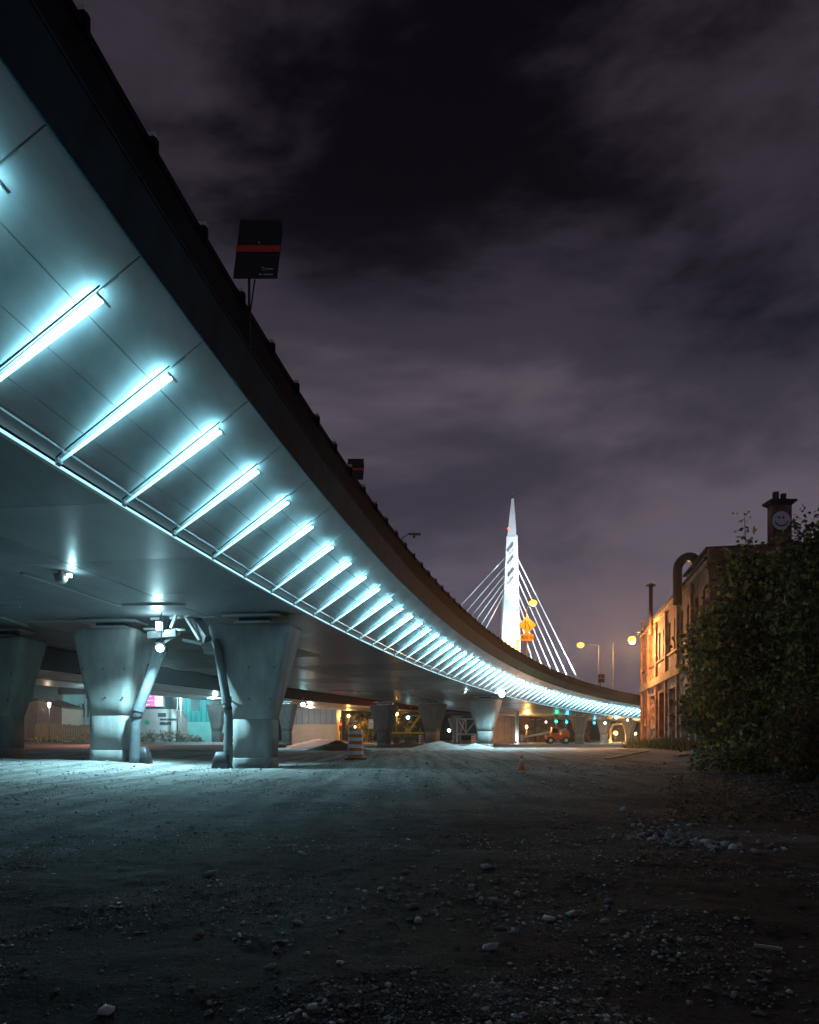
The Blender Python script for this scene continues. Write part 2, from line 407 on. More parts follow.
tag(mesh_np('ground', np.stack([GX, GY, GZ], -1).reshape(-1, 3), gf, 'ground_soil', smooth=True), kind='structure')

# ------------------------------------------------------------------ main viaduct: alignment
U = 1.77
SS = np.arange(-18, 84.01, 0.25)
uu = np.clip(SS, -18, 62) / 50
TH = 0.115 + 0.5328 * uu - 0.3187 * uu ** 2 + 0.2369 * uu ** 3
TH = np.where(SS > 62, TH + (SS - 62) * 0.016, TH)
ZZ = 1.0 + U * (2.2 - 0.2398 * uu - 0.3006 * uu ** 2)
XX = np.concatenate([[0], np.cumsum(np.sin((TH[1:] + TH[:-1]) / 2) * 0.25)]) * U
YY = np.concatenate([[0], np.cumsum(np.cos((TH[1:] + TH[:-1]) / 2) * 0.25)]) * U
i0 = int(np.argmin(abs(SS))); XX += -2.9625 * U - XX[i0]; YY += 4.7221 * U - YY[i0]
def fr(s): return [float(np.interp(s, SS, a)) for a in (XX, YY, ZZ, TH)]
def P(s, w, z):
    x, y, zz, th = fr(s); return Vector((x + w * math.cos(th), y - w * math.sin(th), zz + z))
def nearest(x, y):
    d = (XX - x) ** 2 + (YY - y) ** 2; j = int(np.argmin(d)); s = SS[j]; th = TH[j]
    return float(s), float((x - XX[j]) * math.cos(th) - (y - YY[j]) * math.sin(th))
SLOPE = 1.595 / 2.28
def sweep(prof, s0, s1, step, name, m_, parent, smooth=False):
    n = max(1, int(round((s1 - s0) / step))); mb = MB()
    mb.loft([[P(s0 + (s1 - s0) * i / n, w, z) for w, z in prof] for i in range(n + 1)])
    return mb.build(name, m_, parent, smooth)
S0, S1 = -16, 78
x0, y0, z0, _ = fr(8)
via = root('viaduct', (0, 0, 0), 'long curving steel viaduct with cyan lit wing underside, sweeping overhead from the left', 'viaduct')
fars = MB(); prng = random.Random(5)
for i in range(S0, S1, 2):
    for k in range(4):
        wa, wb = -13.4 + 3.336 * k, -13.4 + 3.336 * (k + 1) - 0.014
        z_ = prng.uniform(0, 0.006); n_ = 2
        rings = [[P(s__, w, z) for w, z in ((wa, z_), (wb, z_), (wb, 0.12), (wa, 0.12))] for s__ in (i + 0.004, i + 1, i + 2 - 0.004)]
        if -2 <= i < 52: MB().loft(rings).build('soffit_plate', ('soffit_steel', 'soffit_steel_dull', 'soffit_steel')[prng.randrange(3)], via)
        else: fars.loft(rings)
tag(fars.build('soffit_plates_far', 'soffit_steel', via), kind='stuff')
sweep([(-13.4, 0.124), (-0.07, 0.124), (2.1, 1.75), (2.1, 1.95), (-13.4, 1.95)], S0, S1, 1.0, 'deck_body', 'wing_back', via)
sweep([(-13.3, 1.954), (2.05, 1.954), (2.05, 2.0), (-13.3, 2.0)], S0, S1, 1.0, 'road_surface', 'asphalt', via)
sweep([(-13.62, -0.05), (-13.404, -0.05), (-13.404, 2.9), (-13.62, 2.9)], S0, S1, 1.0, 'rear_fascia', 'maroon', via)
# edge trims by the inner edge of the wing
sweep([(-0.055, -0.065), (0.02, -0.065), (0.02, -0.01), (-0.055, -0.004)], S0, S1, 0.5, 'edge_trim', 'trim_steel', via)
def wz(w): return w * SLOPE
sweep([(0.022, -0.062), (0.040, -0.062), (0.040, -0.03), (0.022, -0.03)], S0, S1, 0.5, 'edge_light_strip', 'led_strip', via)
sweep([(0.17, wz(0.17) - 0.03), (0.195, wz(0.195) - 0.03), (0.195, wz(0.195) + 0.05), (0.17, wz(0.17) + 0.05)], S0, S1, 0.5, 'edge_rail', 'trim_steel', via)
# wing panels between the bars
rows = [(0.03, 0.155), (0.21, 0.475), (0.49, 0.965), (0.98, 1.465), (1.478, 2.215)]
far = MB()
for i in range(S0, S1):
    for r_, (wa, wb) in enumerate(rows):
        g_ = 0.006
        sa, sb = i + g_, i + 1 - g_
        T_ = 0.03
        p = [P(sa, wa, wz(wa)), P(sa, wb, wz(wb)), P(sb, wb, wz(wb)), P(sb, wa, wz(wa))]
        q = [v + Vector((0, 0, T_)) for v in p]
        if -1 <= i < 48: MB().hexa(p + q).build('wing_panel', 'wing_panel', via)
        else: far.hexa(p + q)
tag(far.build('wing_panels_far', 'wing_panel', via), kind='stuff')
sweep([(2.20, 1.565), (2.235, 1.565), (2.36, 2.16), (2.20, 2.16)], S0, S1, 0.5, 'fascia', 'fascia', via)
sweep([(2.222, 1.535), (2.240, 1.535), (2.240, 1.562), (2.222, 1.562)], S0, S1, 0.5, 'drip_edge', 'fascia', via)
sweep([(2.10, 2.163), (2.28, 2.163), (2.25, 2.86), (2.12, 2.86)], S0, S1, 0.5, 'parapet', 'parapet', via)
sweep([(2.12, 2.865), (2.27, 2.865), (2.27, 2.97), (2.12, 2.97)], S0, S1, 0.5, 'hand_rail', 'parapet', via)
sweep([(2.282, 2.163), (2.375, 2.163), (2.375, 2.195), (2.282, 2.195)], S0, S1, 0.5, 'string_course', 'fascia', via)
s = -4.0
while s < 66:
    c = P(s, 2.305, 2.84); th = fr(s)[3]; M = Matrix.Rotation(-th, 3, 'Z')
    post = MB().box(c + Vector((0, 0, 0.05)), (0.05, 0.06, 0.22), M).build('railing_post', 'parapet', via)
    MB().box(c + Vector((-0.05 * math.cos(th), 0.05 * math.sin(th), 0.19)), (0.12, 0.11, 0.05), M).build('post_cap', 'paint_white', post)
    s += 0.82
# LED bars
ORD = ['first', 'second', 'third', 'fourth', 'fifth', 'sixth', 'seventh', 'eighth', 'ninth', 'tenth', 'eleventh', 'twelfth',
       'thirteenth', 'fourteenth', 'fifteenth', 'sixteenth', 'seventeenth', 'eighteenth', 'nineteenth', 'twentieth']
def led_bar(i):
    base_ = P(i, 0, 0); lab = 'small distant cyan LED bar far along the curving viaduct wing'
    if i == -1: lab = 'nearest cyan LED bar, only its glowing tip showing at the left edge'
    elif 0 <= i < 20: lab = 'cyan LED bar under the viaduct wing, %s from the near end' % ORD[i]
    elif i < -1: lab = 'cyan LED bar under the wing overhead, out of the picture'
    r_ = root('led_bar', base_, lab, 'light bar', 'LED bars under the viaduct wing')
    off = lambda w, dn, ds=0.0: P(i + ds / U, w, wz(w) - dn) - base_
    sl = lambda w: 0.06 + 0.08 * w / 1.78                                  # the bar stands off further at its outer end
    wa, wb = 0.12, 1.745
    hw, t0, t1 = 0.023, 0.0, 0.034
    prof = [(-hw, t0), (hw, t0), (hw * 0.9, t1 - 0.012), (0, t1), (-hw * 0.9, t1 - 0.012)]
    rings = [[off(w, sl(w) + dn, ds) for ds, dn in prof] for w in (wa, wb)]
    n = 5; mb = MB().loft(rings); o = mb.build('diffuser', 'led_diffuser', r_)
    uv = o.data.uv_layers.new(name='UVMap')
    A = rings[0][0]; D = (rings[1][0] - rings[0][0])
    for lp in o.data.loops:
        v = o.data.vertices[lp.vertex_index].co; uv.data[lp.index].uv = ((v - A).dot(D) / D.length_squared, 0.5)
    MB().loft([[off(w, dn, ds) for ds, dn in ((-0.052, 0.0), (-0.044, 0.0), (-0.044, 0.02), (-0.052, 0.02))] for w in (0.06, 1.745)]).build('housing', 'dark_metal', r_)
    MB().loft([[off(w, dn, ds) for ds, dn in ((-0.13, 0.14), (0.15, 0.14), (0.15, 0.155), (-0.13, 0.155))] for w in (1.75, 1.77)]).build('end_bracket', 'trim_steel', r_)
    MB().loft([[off(w, dn, ds) for ds, dn in ((-0.010, 0.002), (0.010, 0.002), (0.010, 0.03), (-0.010, 0.03))] for w in (1.77, 1.95)]).build('bracket_arm', 'trim_steel', r_)
    MB().loft([[off(w, dn, ds) for ds, dn in ((-0.05, 0.02), (0.055, 0.02), (0.055, 0.10), (-0.05, 0.10))] for w in (0.05, 0.095)]).build('foot_clip', 'trim_steel', r_)
for i in range(-2, 68): led_bar(i)

# ------------------------------------------------------------------ piers
def rrect(w, d, r_, z, n=5):
    pts = []
    for cx_, cy_, a0 in ((w / 2 - r_, d / 2 - r_, 0), (-w / 2 + r_, d / 2 - r_, 90), (-w / 2 + r_, -d / 2 + r_, 180), (w / 2 - r_, -d / 2 + r_, 270)):
        for k in range(n):
            a = R(a0 + 90 * k / (n - 1)); pts.append(Vector((cx_ + r_ * math.cos(a), cy_ + r_ * math.sin(a), z)))
    return pts
def pier(x, y, top, label, group, sc=1.0, rz=0.0, stem=1.28, head=2.62, base_z=None, bearing_to=None):
    z0 = gzf(x, y) - 0.1 if base_z is None else base_z
    r_ = root('bridge_pier', (x, y, z0), label, 'pier', group, rz)
    kink = (top - z0) * 0.36
    sw, sd, hw, hd = stem * sc, 1.05 * sc, head * sc, 1.55 * sc
    MB().loft([rrect(sw + 0.02, sd + 0.02, 0.29 * sc, 0), rrect(sw + 0.02, sd + 0.02, 0.29 * sc, 0.42), rrect(sw, sd, 0.28 * sc, 0.44)]).build('footing_ring', 'concrete', r_, True)
    a = MB().loft([rrect(sw, sd, 0.28 * sc, 0.441), rrect(sw, sd, 0.28 * sc, kink - 0.02), rrect(sw - 0.03, sd - 0.03, 0.27 * sc, kink)]).build('stem', 'concrete', r_)
    hgt = top - z0
    rings = []
    for k in range(7):
        f = k / 6; rings.append(rrect(sw - 0.0 + (hw - sw) * f, sd + (hd - sd) * f, (0.28 - 0.1 * f) * sc, kink + 0.002 + (hgt - 0.1 - kink) * f))
    rings.append(rrect(hw - 0.06, hd - 0.06, 0.16 * sc, hgt))
    h_ = MB().loft(rings).build('flared_head', 'concrete', r_)
    if sc >= 0.99 and y < 40:
        for zf in (0.33, 0.66):
            zz_ = kink + (hgt - kink) * zf; f = (zz_ - kink) / (hgt - 0.1 - kink)
            MB().loft([rrect(sw + (hw - sw) * f + 0.008, sd + (hd - sd) * f + 0.008, (0.28 - 0.1 * f) * sc, zz_), rrect(sw + (hw - sw) * f + 0.012, sd + (hd - sd) * f + 0.012, (0.28 - 0.1 * f) * sc, zz_ + 0.015)]).build('pour_line', 'concrete', r_)
            for tx in (-0.5, 0.0, 0.5):
                xx_ = tx * (sw + (hw - sw) * f) * 0.75; yy_ = -(sd + (hd - sd) * f) / 2 - 0.006 - 0.02
                MB().tube([(xx_, yy_ + 0.012, zz_ - 0.35), (xx_, yy_ + 0.05, zz_ - 0.35)], 0.025, 10).build('tie_hole', 'dark_metal', r_)
    for o in (a, h_):
        for p in o.data.polygons: p.use_smooth = abs(p.normal.z) < 0.9
    if bearing_to:
        gap = bearing_to - top
        bb = MB().box((0, 0, hgt + 0.07), (1.15 * sc, 0.8 * sc, 0.13)).build('bearing', 'trim_steel', r_)
        MB().box((0, 0, hgt + 0.145 + (gap - 0.26) / 2), (0.9 * sc, 0.6 * sc, max(0.02, gap - 0.27))).build('bearing_pad', 'rubber', bb)
        MB().box((0, 0, hgt + gap - 0.075), (1.9 * sc, 1.0 * sc, 0.075)).build('sole_plate', 'trim_steel', r_)
        MB().box((0, 0, hgt + gap - 0.02), (1.4 * sc, 0.9 * sc, 0.035)).build('masonry_plate', 'trim_steel', r_)
    return r_
def deck_pier(x, y, label, sc=1.0, drop=0.36, head=2.62, rz=None):
    s_, w_ = nearest(x, y); zz = fr(s_)[2]
    pier(x, y, zz - drop, label, 'concrete piers under the main viaduct', sc, -fr(s_)[3] if rz is None else rz, head=head, bearing_to=zz - 0.004)
def pxy(px, Y): return (px - CX) / F * Y, Y
XA, YA = pxy(256, 22.6); XB, YB = pxy(113.5, 23.6); XC, YC = pxy(2, 25.6)
deck_pier(XA, YA, 'large flared grey concrete pier in front, right of the bright floodlight, pipe on its left', rz=-0.12)
deck_pier(XB, YB, 'large flared grey concrete pier left of the bright floodlight, pipe on its right', rz=-0.05, head=2.1)
deck_pier(XC, YC, 'dark flared concrete pier cut off by the left edge of the picture', rz=-0.1)
deck_pier(*pxy(485, 61), 'flared concrete pier in the middle distance with a bright floodlight at its top right corner', head=2.7)
deck_pier(*pxy(432.5, 67.5), 'flared concrete pier in the middle distance behind the pale gravel mound', head=2.5)
deck_pier(*pxy(384, 70), 'flared concrete pier right of the orange and white striped drum', head=2.6)
deck_pier(*pxy(579.5, 94), 'dark teal lit flared concrete pier right of the orange lifting machine', sc=0.82)
deck_pier(*pxy(604, 103), 'far pale flared pier left of the orange glow at the far end', sc=0.72)
deck_pier(*pxy(629, 106), 'far flared pier right of the orange glow, nearest the old brick building', sc=0.72)

# soffit ledges, conduits and fixtures under the deck around the first row of piers
def soffit_bar(pa, pb, Ya, w=0.10, h=0.05, name='soffit_ledge', m_='trim_steel'):
    # bars bolted to the flat soffit; ends given by where they run across the deck
    a = at(pa[0], pa[1], 1); bq = at(pb[0], pb[1], 1)
    pts = []
    for v in (a, bq):
        d = Vector((v.x, 1, v.z - 1)); Yh = 20.0
        for _ in range(12):
            s_, w_ = nearest(d.x * Yh, Yh); Yh = (fr(s_)[2] - h / 2 - 0.004 - 1) / d.z
        pts.append(Vector((d.x * Yh, Yh, 1 + d.z * Yh)))
    MB().bar(pts[0], pts[1], w, h).build(name, m_, via)
for a, c in (((22, 573), (121, 606)), ((123, 605), (185, 605)), ((0, 606), (20, 606.5)), ((28, 621.5), (91, 621)),
             ((0, 617), (27, 626)), ((330, 690), (372, 693)), ((395, 690), (440, 700))):
    soffit_bar(a, c, 20)
for (px, py, lab) in ((61, 578, 'small dome lamp under the soffit above the left piers'), (463, 692.5, 'small dark dome lamp under the soffit in the middle distance')):
    d = Vector(((px - CX) / F, 1, (HOR - py) / F)); Yh = 20.0
    for _ in range(12):
        s_, w_ = nearest(d.x * Yh, Yh); Yh = (fr(s_)[2] - 0.16 - 1) / d.z
    c = Vector((d.x * Yh, Yh, 1 + d.z * Yh))
    r_ = root('dome_lamp', c, lab, 'lamp', 'dome lamps under the soffit')
    lamp('dome_light', (0.26, 0.0, -0.02), (0.45, 0.9, 1.0), 14, 0.05, r_)
    MB().lathe([(0.02, -0.14), (0.09, -0.12), (0.14, -0.05), (0.155, 0.02), (0.15, 0.05)], n=16).build('dome', 'galvanised', r_, True)
    MB().lathe([(0.17, 0.05), (0.17, 0.075), (0.06, 0.08), (0.06, 0.155)], n=16).build('mount', 'grey_metal', r_)
    MB().box((0.2, 0, 0.06), (0.07, 0.12, 0.07)).build('lamp_window', 'bulb_soft', r_)

# drain pipes beside the two big piers
zsA = fr(nearest(XA, YA)[0])[2]
def drain(pts, lab, r0=0.135):
    b0 = pts[-1]; r_ = root('drain_pipe', b0, lab, 'pipe', 'drain pipes on the piers')
    loc = [p - b0 for p in pts]
    MB().tube(loc, r0, 14).build('pipe', 'pvc_grey', r_, True)
    for f in (1, 2):
        d = (loc[f + 1] - loc[f]).normalized() if f + 1 < len(loc) else Vector((0, 0, -1))
        MB().tube([loc[f] - d * 0.1, loc[f] + d * 0.1], r0 + 0.03, 14).build('coupling', 'pvc_grey', r_)
    m0 = loc[2] * 0.45 + loc[3] * 0.55
    MB().tube([m0 - Vector((0.0, 0.03, 0.05)), m0 + Vector((-0.02, -0.03, 0.05))], r0 + 0.025, 14).build('clamp', 'dark_metal', r_)
    return r_, loc
pB = [at(166, 612, 22.9), at(159, 654, 22.9), at(139, 708, 22.9), at(135.5, 722, 22.9), at(134.5, 757, 22.9), at(134, 764, 22.9)]
pB[-1].z = gzf(pB[-1].x, pB[-1].y) - 0.05
drain(pB, 'grey drain pipe slanting down the right side of the left big pier', 0.165)
pA = [at(215, 640, 21.9), at(218.5, 652, 21.9), at(226.5, 700, 21.9), at(228.5, 716, 21.9), at(228, 750, 21.9), at(224, 766, 21.9)]
pA[-1].z = gzf(pA[-1].x, pA[-1].y) - 0.05
drain(pA, 'grey drain pipe slanting down the left side of the right big pier', 0.13)
for (px, Y_, lab) in ((222, 21.75, 'small concrete splash block at the foot of the right pier pipe'), (142, 23.2, 'small concrete splash block at the foot of the left pier pipe')):
    x_, y_ = pxy(px, Y_); z_ = gzf(x_, y_)
    o = MB(); o.loft([rrect(0.62, 0.5, 0.1, -0.1), rrect(0.5, 0.42, 0.1, 0.3), rrect(0.34, 0.3, 0.08, 0.52)])
    q = o.build('splash_block', 'dark_metal', None, True); q.location = (x_, y_, z_)
    tag(q, lab, 'block', 'splash blocks')
# steel collection boxes and conduits between the two piers, hung from the soffit
def hung(name, lab, cat, parts):
    r_ = root(name, parts[0][1][0], lab, cat)
    b0 = parts[0][1][0]
    for nm, (a, c), w_, h_, mm in parts: MB().bar(a - b0, c - b0, w_, h_).build(nm, mm, r_)
hung('drain_trough', 'steel drain trough and pipes hanging under the soffit between the big piers', 'drain trough', [
    ('trough', (at(205, 650, 22.2), at(219, 645, 22.2)), 0.55, 0.3, 'grey_metal'),
    ('bracket', (at(183, 640, 22.4), at(207, 645, 22.4)), 0.1, 0.09, 'trim_steel'),
    ('pipe_run', (at(190, 612, 23.5), at(209, 640, 22.2)), 0.28, 0.28, 'galvanised'),
    ('strut', (at(186, 617, 22.8), at(200, 640, 22.3)), 0.09, 0.09, 'trim_steel'),
    ('strut', (at(197, 611, 22.6), at(184, 617, 22.8)), 0.09, 0.09, 'trim_steel'),
    ('cross_member', (at(151, 619, 22.9), at(214, 616, 22.9)), 0.10, 0.08, 'trim_steel'),
    ('cross_member', (at(144, 629, 23.1), at(186, 630, 23.1)), 0.08, 0.07, 'trim_steel')])
hung('catch_box', 'slanted steel catch box beside the top of the left big pier', 'catch box', [
    ('box', (at(150, 636, 22.8), at(178, 634, 22.8)), 0.5, 0.22, 'grey_metal'),
    ('arm', (at(165, 642, 22.7), at(180, 633, 22.7)), 0.10, 0.08, 'trim_steel'),
    ('strut', (at(171, 628, 22.6), at(177, 612, 22.6)), 0.10, 0.08, 'trim_steel')])

# ------------------------------------------------------------------ floodlights
def flood(c, W, lab, rad=0.09, group='white floodlights under the viaduct', colr=(0.42, 0.88, 1.0), mname='bulb_cyan', face=(0, -1, -0.35), hang=0.5):
    r_ = root('floodlight', c, lab, 'floodlight', group)
    d = Vector(face).normalized()
    rot = d.to_track_quat('-Z', 'Y').to_matrix()
    MB().box(-d * (rad * 0.9 + 0.005), (rad * 3.0, rad * 2.4, rad * 1.4), rot).build('housing', 'dark_metal', r_)
    MB().tube([-d * 0.0, d * 0.02, d * (rad * 0.7)], [rad * 1.05, rad * 1.05, rad * 0.5], 12).build('lens', mname, r_)
    if hang: MB().bar(-d * (rad * 1.2), -d * (rad * 1.2) + Vector((0, 0, hang)), 0.03).build('hanger', 'grey_metal', r_)
    if W:
        lo_ = lamp('flood_lamp', d * (rad * 1.6), colr, W, rad, r_, 155); lo_.data.spot_blend = 0.6
        lo_.rotation_euler = Vector((0, -0.2, -1)).to_track_quat('-Z', 'Y').to_euler()
    return r_
c = at(160, 648, 22.0); flood(c, 3200, 'bright cyan white floodlight hanging between the two big piers', 0.11, hang=1.1)
c = at(159, 626, 22.4); r_ = root('box_lamp', c, 'small glowing white box lamp above the floodlight between the big piers', 'lamp')
lamp('box_lamp_light', (0, -0.2, 0), (0.5, 0.9, 1.0), 60, 0.12, r_); MB().box((0, 0, 0), (0.15, 0.12, 0.26)).build('diffuser', 'bulb_soft', r_); MB().box((0, 0.09, 0.0), (0.19, 0.05, 0.3)).build('housing', 'grey_metal', r_)
flood(at(303, 704.5, 58), 1500, 'cyan white floodlight just right of the right big pier, far under the deck', 0.16)
flood(at(502, 694, 58), 3500, 'dazzling floodlight at the top corner of the middle distance pier', 0.24, face=(0.2, -1, -0.4))
flood(at(449, 730.5, 84), 600, 'small white floodlight on the steel trestle between middle distance piers', 0.17, hang=0, face=(0, -1, -0.3))
flood(at(408, 717.6, 84), 600, 'small white floodlight beside the yellow boom', 0.17, hang=0)
flood(at(616, 717, 99), 1200, 'bright white floodlight above the orange glow at the far end', 0.24, hang=0.3)
flood(at(627.5, 720, 100), 100, 'pinkish white floodlight right of the orange glow at the far end', 0.16, colr=(1, 0.8, 0.85), mname='bulb_warm', hang=0.3)
flood(at(605, 723, 100), 100, 'faint white floodlight left of the orange glow at the far end', 0.14, hang=0.3)
flood(at(546, 722, 92), 100, 'small warm white floodlight above the orange lifting machine', 0.13, colr=(1, 0.85, 0.8), mname='bulb_warm', hang=0.4)

# ------------------------------------------------------------------ second viaduct behind
Q = [(-31, 8), (-26.5, 25), (-21.6, 40), (-15.9, 61), (-9.5, 82), (0, 104), (14, 126), (32, 144)]
qs = np.array(Q); tq = np.arange(len(Q))
def q2(t_):
    i = min(max(int(t_), 0), len(Q) - 2); f = t_ - i
    p0, p1, p2, p3 = (qs[max(i - 1, 0)], qs[i], qs[i + 1], qs[min(i + 2, len(Q) - 1)])
    return 0.5 * ((2 * p1) + (p2 - p0) * f + (2 * p0 - 5 * p1 + 4 * p2 - p3) * f * f + (3 * p1 - p0 - 3 * p2 + p3) * f ** 3)
def sweep2(prof, name, m_, parent):
    rings = []
    for k in range(57):
        t_ = k / 56 * (len(Q) - 1); p = q2(t_); d = q2(min(t_ + .02, len(Q) - 1)) - q2(max(t_ - .02, 0)); d /= np.hypot(*d)
        rings.append([Vector((p[0] + w * d[1], p[1] - w * d[0], z)) for w, z in prof])
    return MB().loft(rings).build(name, m_, parent)
v2 = root('rear_viaduct', (0, 0, 0), 'second lower viaduct behind the main one with a dark maroon side', 'viaduct')
ZS2 = 4.9
sweep2([(-10.5, ZS2), (-0.2, ZS2), (-0.2, ZS2 + 0.9), (-10.5, ZS2 + 0.9)], 'soffit', 'soffit_steel', v2)
sweep2([(-0.196, ZS2 - 0.06), (0.1, ZS2 - 0.06), (0.1, ZS2 + 2.0), (-0.196, ZS2 + 2.0)], 'fascia', 'maroon', v2)
sweep2([(-0.3, ZS2 - 0.09), (-0.21, ZS2 - 0.09), (-0.21, ZS2 - 0.004), (-0.3, ZS2 - 0.004)], 'drip_edge', 'trim_steel', v2)
sweep2([(-5.3, ZS2 - 0.08), (-5.2, ZS2 - 0.08), (-5.2, ZS2 - 0.004), (-5.3, ZS2 - 0.004)], 'soffit_rib', 'grey_metal', v2)
for px, Y_, lab in ((217, 79, 'small far flared pier seen between the two big piers, under the rear viaduct'),
                    (287, 80, 'small far flared pier just right of the right big pier'),
                    (457, 93, 'small far pier between the middle distance piers, left of the steel trestle')):
    x_, y_ = pxy(px, Y_); top = ZS2 - 0.36 if px < 400 else 3.3
    pier(x_, y_, top, lab, 'small piers behind', 0.80, -0.25, bearing_to=top + 0.34)
for k, (px, py, Y_) in enumerate(((215, 698, 72), (96, 690, 56))):  # added lamps that brighten the ground below the rear viaduct
    c = at(px, py, Y_); c.z = ZS2 - 0.05
    r_ = root('added_soffit_lamp', c, ('added white strip lamp under the rear viaduct near the far flared pier', 'added white strip lamp under the rear viaduct behind the left big pier')[k], 'lamp', 'added strip lamps under the rear viaduct')
    MB().box((0, 0, 0), (1.6, 0.3, 0.08)).build('housing', 'grey_metal', r_)
    MB().box((0, 0, -0.055), (1.5, 0.22, 0.025)).build('diffuser', 'bulb_soft', r_)
    lamp('added_strip_lamp', (0, 0, -0.2), (0.5, 0.9, 1.0), 900, 0.2, r_)

# ------------------------------------------------------------------ cable-stayed bridge in the distance
YP = 200.0
def pt(px, py, dy=0.0): return at(px, py, YP + dy)
r0 = at(509.5, 700, YP); r0.z = 0
cb = root('cable_stayed_bridge', r0, 'floodlit white cable stayed bridge pylon with fanned cables and pointed tip', 'bridge')
def ring(px0, px1, py, d):
    a = at(px0, py, YP) - r0; c = at(px1, py, YP) - r0
    return [Vector((a.x, -d / 2, a.z)), Vector((c.x, -d / 2, a.z)), Vector((c.x, d / 2, a.z)), Vector((a.x, d / 2, a.z))]
MB().loft([ring(499.5, 514.5, 736, 6), ring(500.3, 515, 650, 5), ring(503, 515.5, 600, 4.2), ring(505.8, 515.8, 538, 3.2)]).build('pylon_body', 'pylon_white', cb)
MB().loft([ring(506.6, 515.6, 537.8, 3.15), ring(509.2, 514.6, 515, 1.9), ring(511.4, 513.6, 499, 0.8)]).build('spire', 'pylon_white', cb)
MB().loft([ring(515.6, 519.6, 736, 4), ring(515.7, 519.4, 640, 3.2), ring(516, 518.2, 590, 2.2), ring(516, 517.2, 536, 1.4)]).build('side_leg', 'pylon_white', cb)
MB().tube([at(512.6, 499.5, YP) - r0, at(512.7, 492, YP) - r0], 0.09, 6).build('mast', 'grey_metal', cb)
for py in (552, 563, 574, 585):
    a = at(507.0, py + 5, YP) - r0; c = at(513, py - 2, YP) - r0
    a.y = c.y = -2.42 if py > 575 else -2.1
    MB().bar(a, c, 0.2, 0.2, up=(0, -1, 0)).build('anchor_slot', 'grey_metal', cb)
MB().bar(Vector((2.0, -2.45, 27.5)), Vector((2.0, -2.75, 21)), 0.8, 0.3).build('service_door', 'grey_metal', cb)
left = [((504.8, 558), (460.7, 605.5)), ((504.6, 567), (466, 612)), ((504.4, 575), (471.7, 616)), ((504, 582), (476, 620)), ((503.6, 589), (481.7, 624)), ((503.2, 595.6), (486, 628))]
right = [((517, 557), (577, 677.6)), ((517, 567), (566, 673.5)), ((517.6, 579.5), (557.5, 669.5)), ((518, 593), (549, 665.5)), ((518.3, 602), (540, 661.5)), ((518.8, 614), (531, 657.4))]
for side, dYs in ((left, 22), (right, 22)):
    for (ax, ay), (bx_, by_) in side:
        f = (700 - ay) / (by_ - ay); ex, ey = ax + (bx_ - ax) * f, 700
        MB().tube([at(ax, ay, YP) - r0, at(ex, ey, YP + (dYs if side is left else -dYs) * 0) - r0], 0.14, 5).build('cable', 'cable_white', cb)
zd = at(0, 700, YP).z
MB().box((0 - 4, 0, zd - 0.8), (120, 16, 1.6)).build('deck', 'concrete', cb)
for xx in (-45, 40): MB().box((xx - 4, 0, (zd - 1.6) / 2), (3, 8, zd - 1.61)).build('support', 'concrete', cb)
for k, (dx, col_, W, aimz, sz, lab) in enumerate(((-7, (0.62, 0.92, 1.0), 95000, 50, 44, 'left cool'), (8, (0.80, 0.90, 1.0), 520000, 64, 26, 'right cool'), (1, (1.0, 0.55, 0.16), 300000, 25, 40, 'middle orange'), (22, (0.85, 0.9, 1.0), 170000, 33, 75, 'far right cool'))):
    c = r0 + Vector((dx, -14 if k < 2 else -9, zd + 0.6))
    if k == 3: c.x = r0.x + 20
    fl = flood(c, 0, '%s floodlight at the foot of the distant pylon' % lab, 0.3, 'pylon floodlights', face=(0, 0.4, 1), hang=0)
    lamp('pylon_lamp', (0, 0.3, 0.9), col_, W, 0.3, fl, sz, (0 - dx * 0.9, 14, aimz - zd), 0.7)
    lo = [o for o in fl.children if o.type == 'LIGHT'][0]
    tgt = Vector((r0.x + (0.3 if k < 3 else 11), r0.y, aimz)); src = c + Vector((0, 0.3, 0.9))
    lo.rotation_euler = (tgt - src).to_track_quat('-Z', 'Y').to_euler()
MB().ball(at(507.2, 530, YP) - r0 + Vector((0, -1.4, 0)), 0.28, 8, 5).build('beacon', 'lens_red', cb)

# ------------------------------------------------------------------ street lamps
def street_lamp(lp, polex, base_z, lab, W, lit=True, r_b=0.16, pole_r=0.09, group='sodium street lamps', aim_down=True, Yp=None):
    yb = lp.y if Yp is None else Yp
    b0 = Vector((polex, yb, base_z)); r_ = root('street_lamp', b0, lab, 'street lamp', group)
    head = lp - b0; dirx = 1 if head.x > 0 else -1
    MB().tube([(0, 0, 0), (0, 0, head.z - 0.6), (0, 0, head.z + 0.05)], [pole_r, pole_r * 0.75, pole_r * 0.65], 10).build('pole', 'galvanised', r_)
    MB().tube([(0, 0, head.z), (head.x * 0.5, head.y * 0.5, head.z + 0.22), (head.x - dirx * 0.2, head.y, head.z + 0.2)], pole_r * 0.5, 8).build('arm', 'galvanised', r_)
    MB().box(head + Vector((0, 0, 0.2)), (0.75, 0.32, 0.13)).build('lamp_head', 'grey_metal', r_, bevel=0.03)
    MB().ball(head + Vector((0, 0, 0.05)), r_b, 12, 7, (1, 1, 0.75)).build('bulb', 'bulb_sodium' if lit else 'lens_off', r_, True)
    if lit: lamp('sodium_lamp', head + Vector((0, 0, -0.25)), (1.0, 0.50, 0.13), W, 0.15, r_)
    return r_
lp = at(533, 603.5, 59.5); s_, w_ = nearest(lp.x, lp.y)
street_lamp(lp, at(526.5, 600, 62.5).x, fr(s_)[2] + 2.0, 'lit orange street lamp just right of the white pylon, above the diamond sign', 650, Yp=62.5, r_b=0.34)
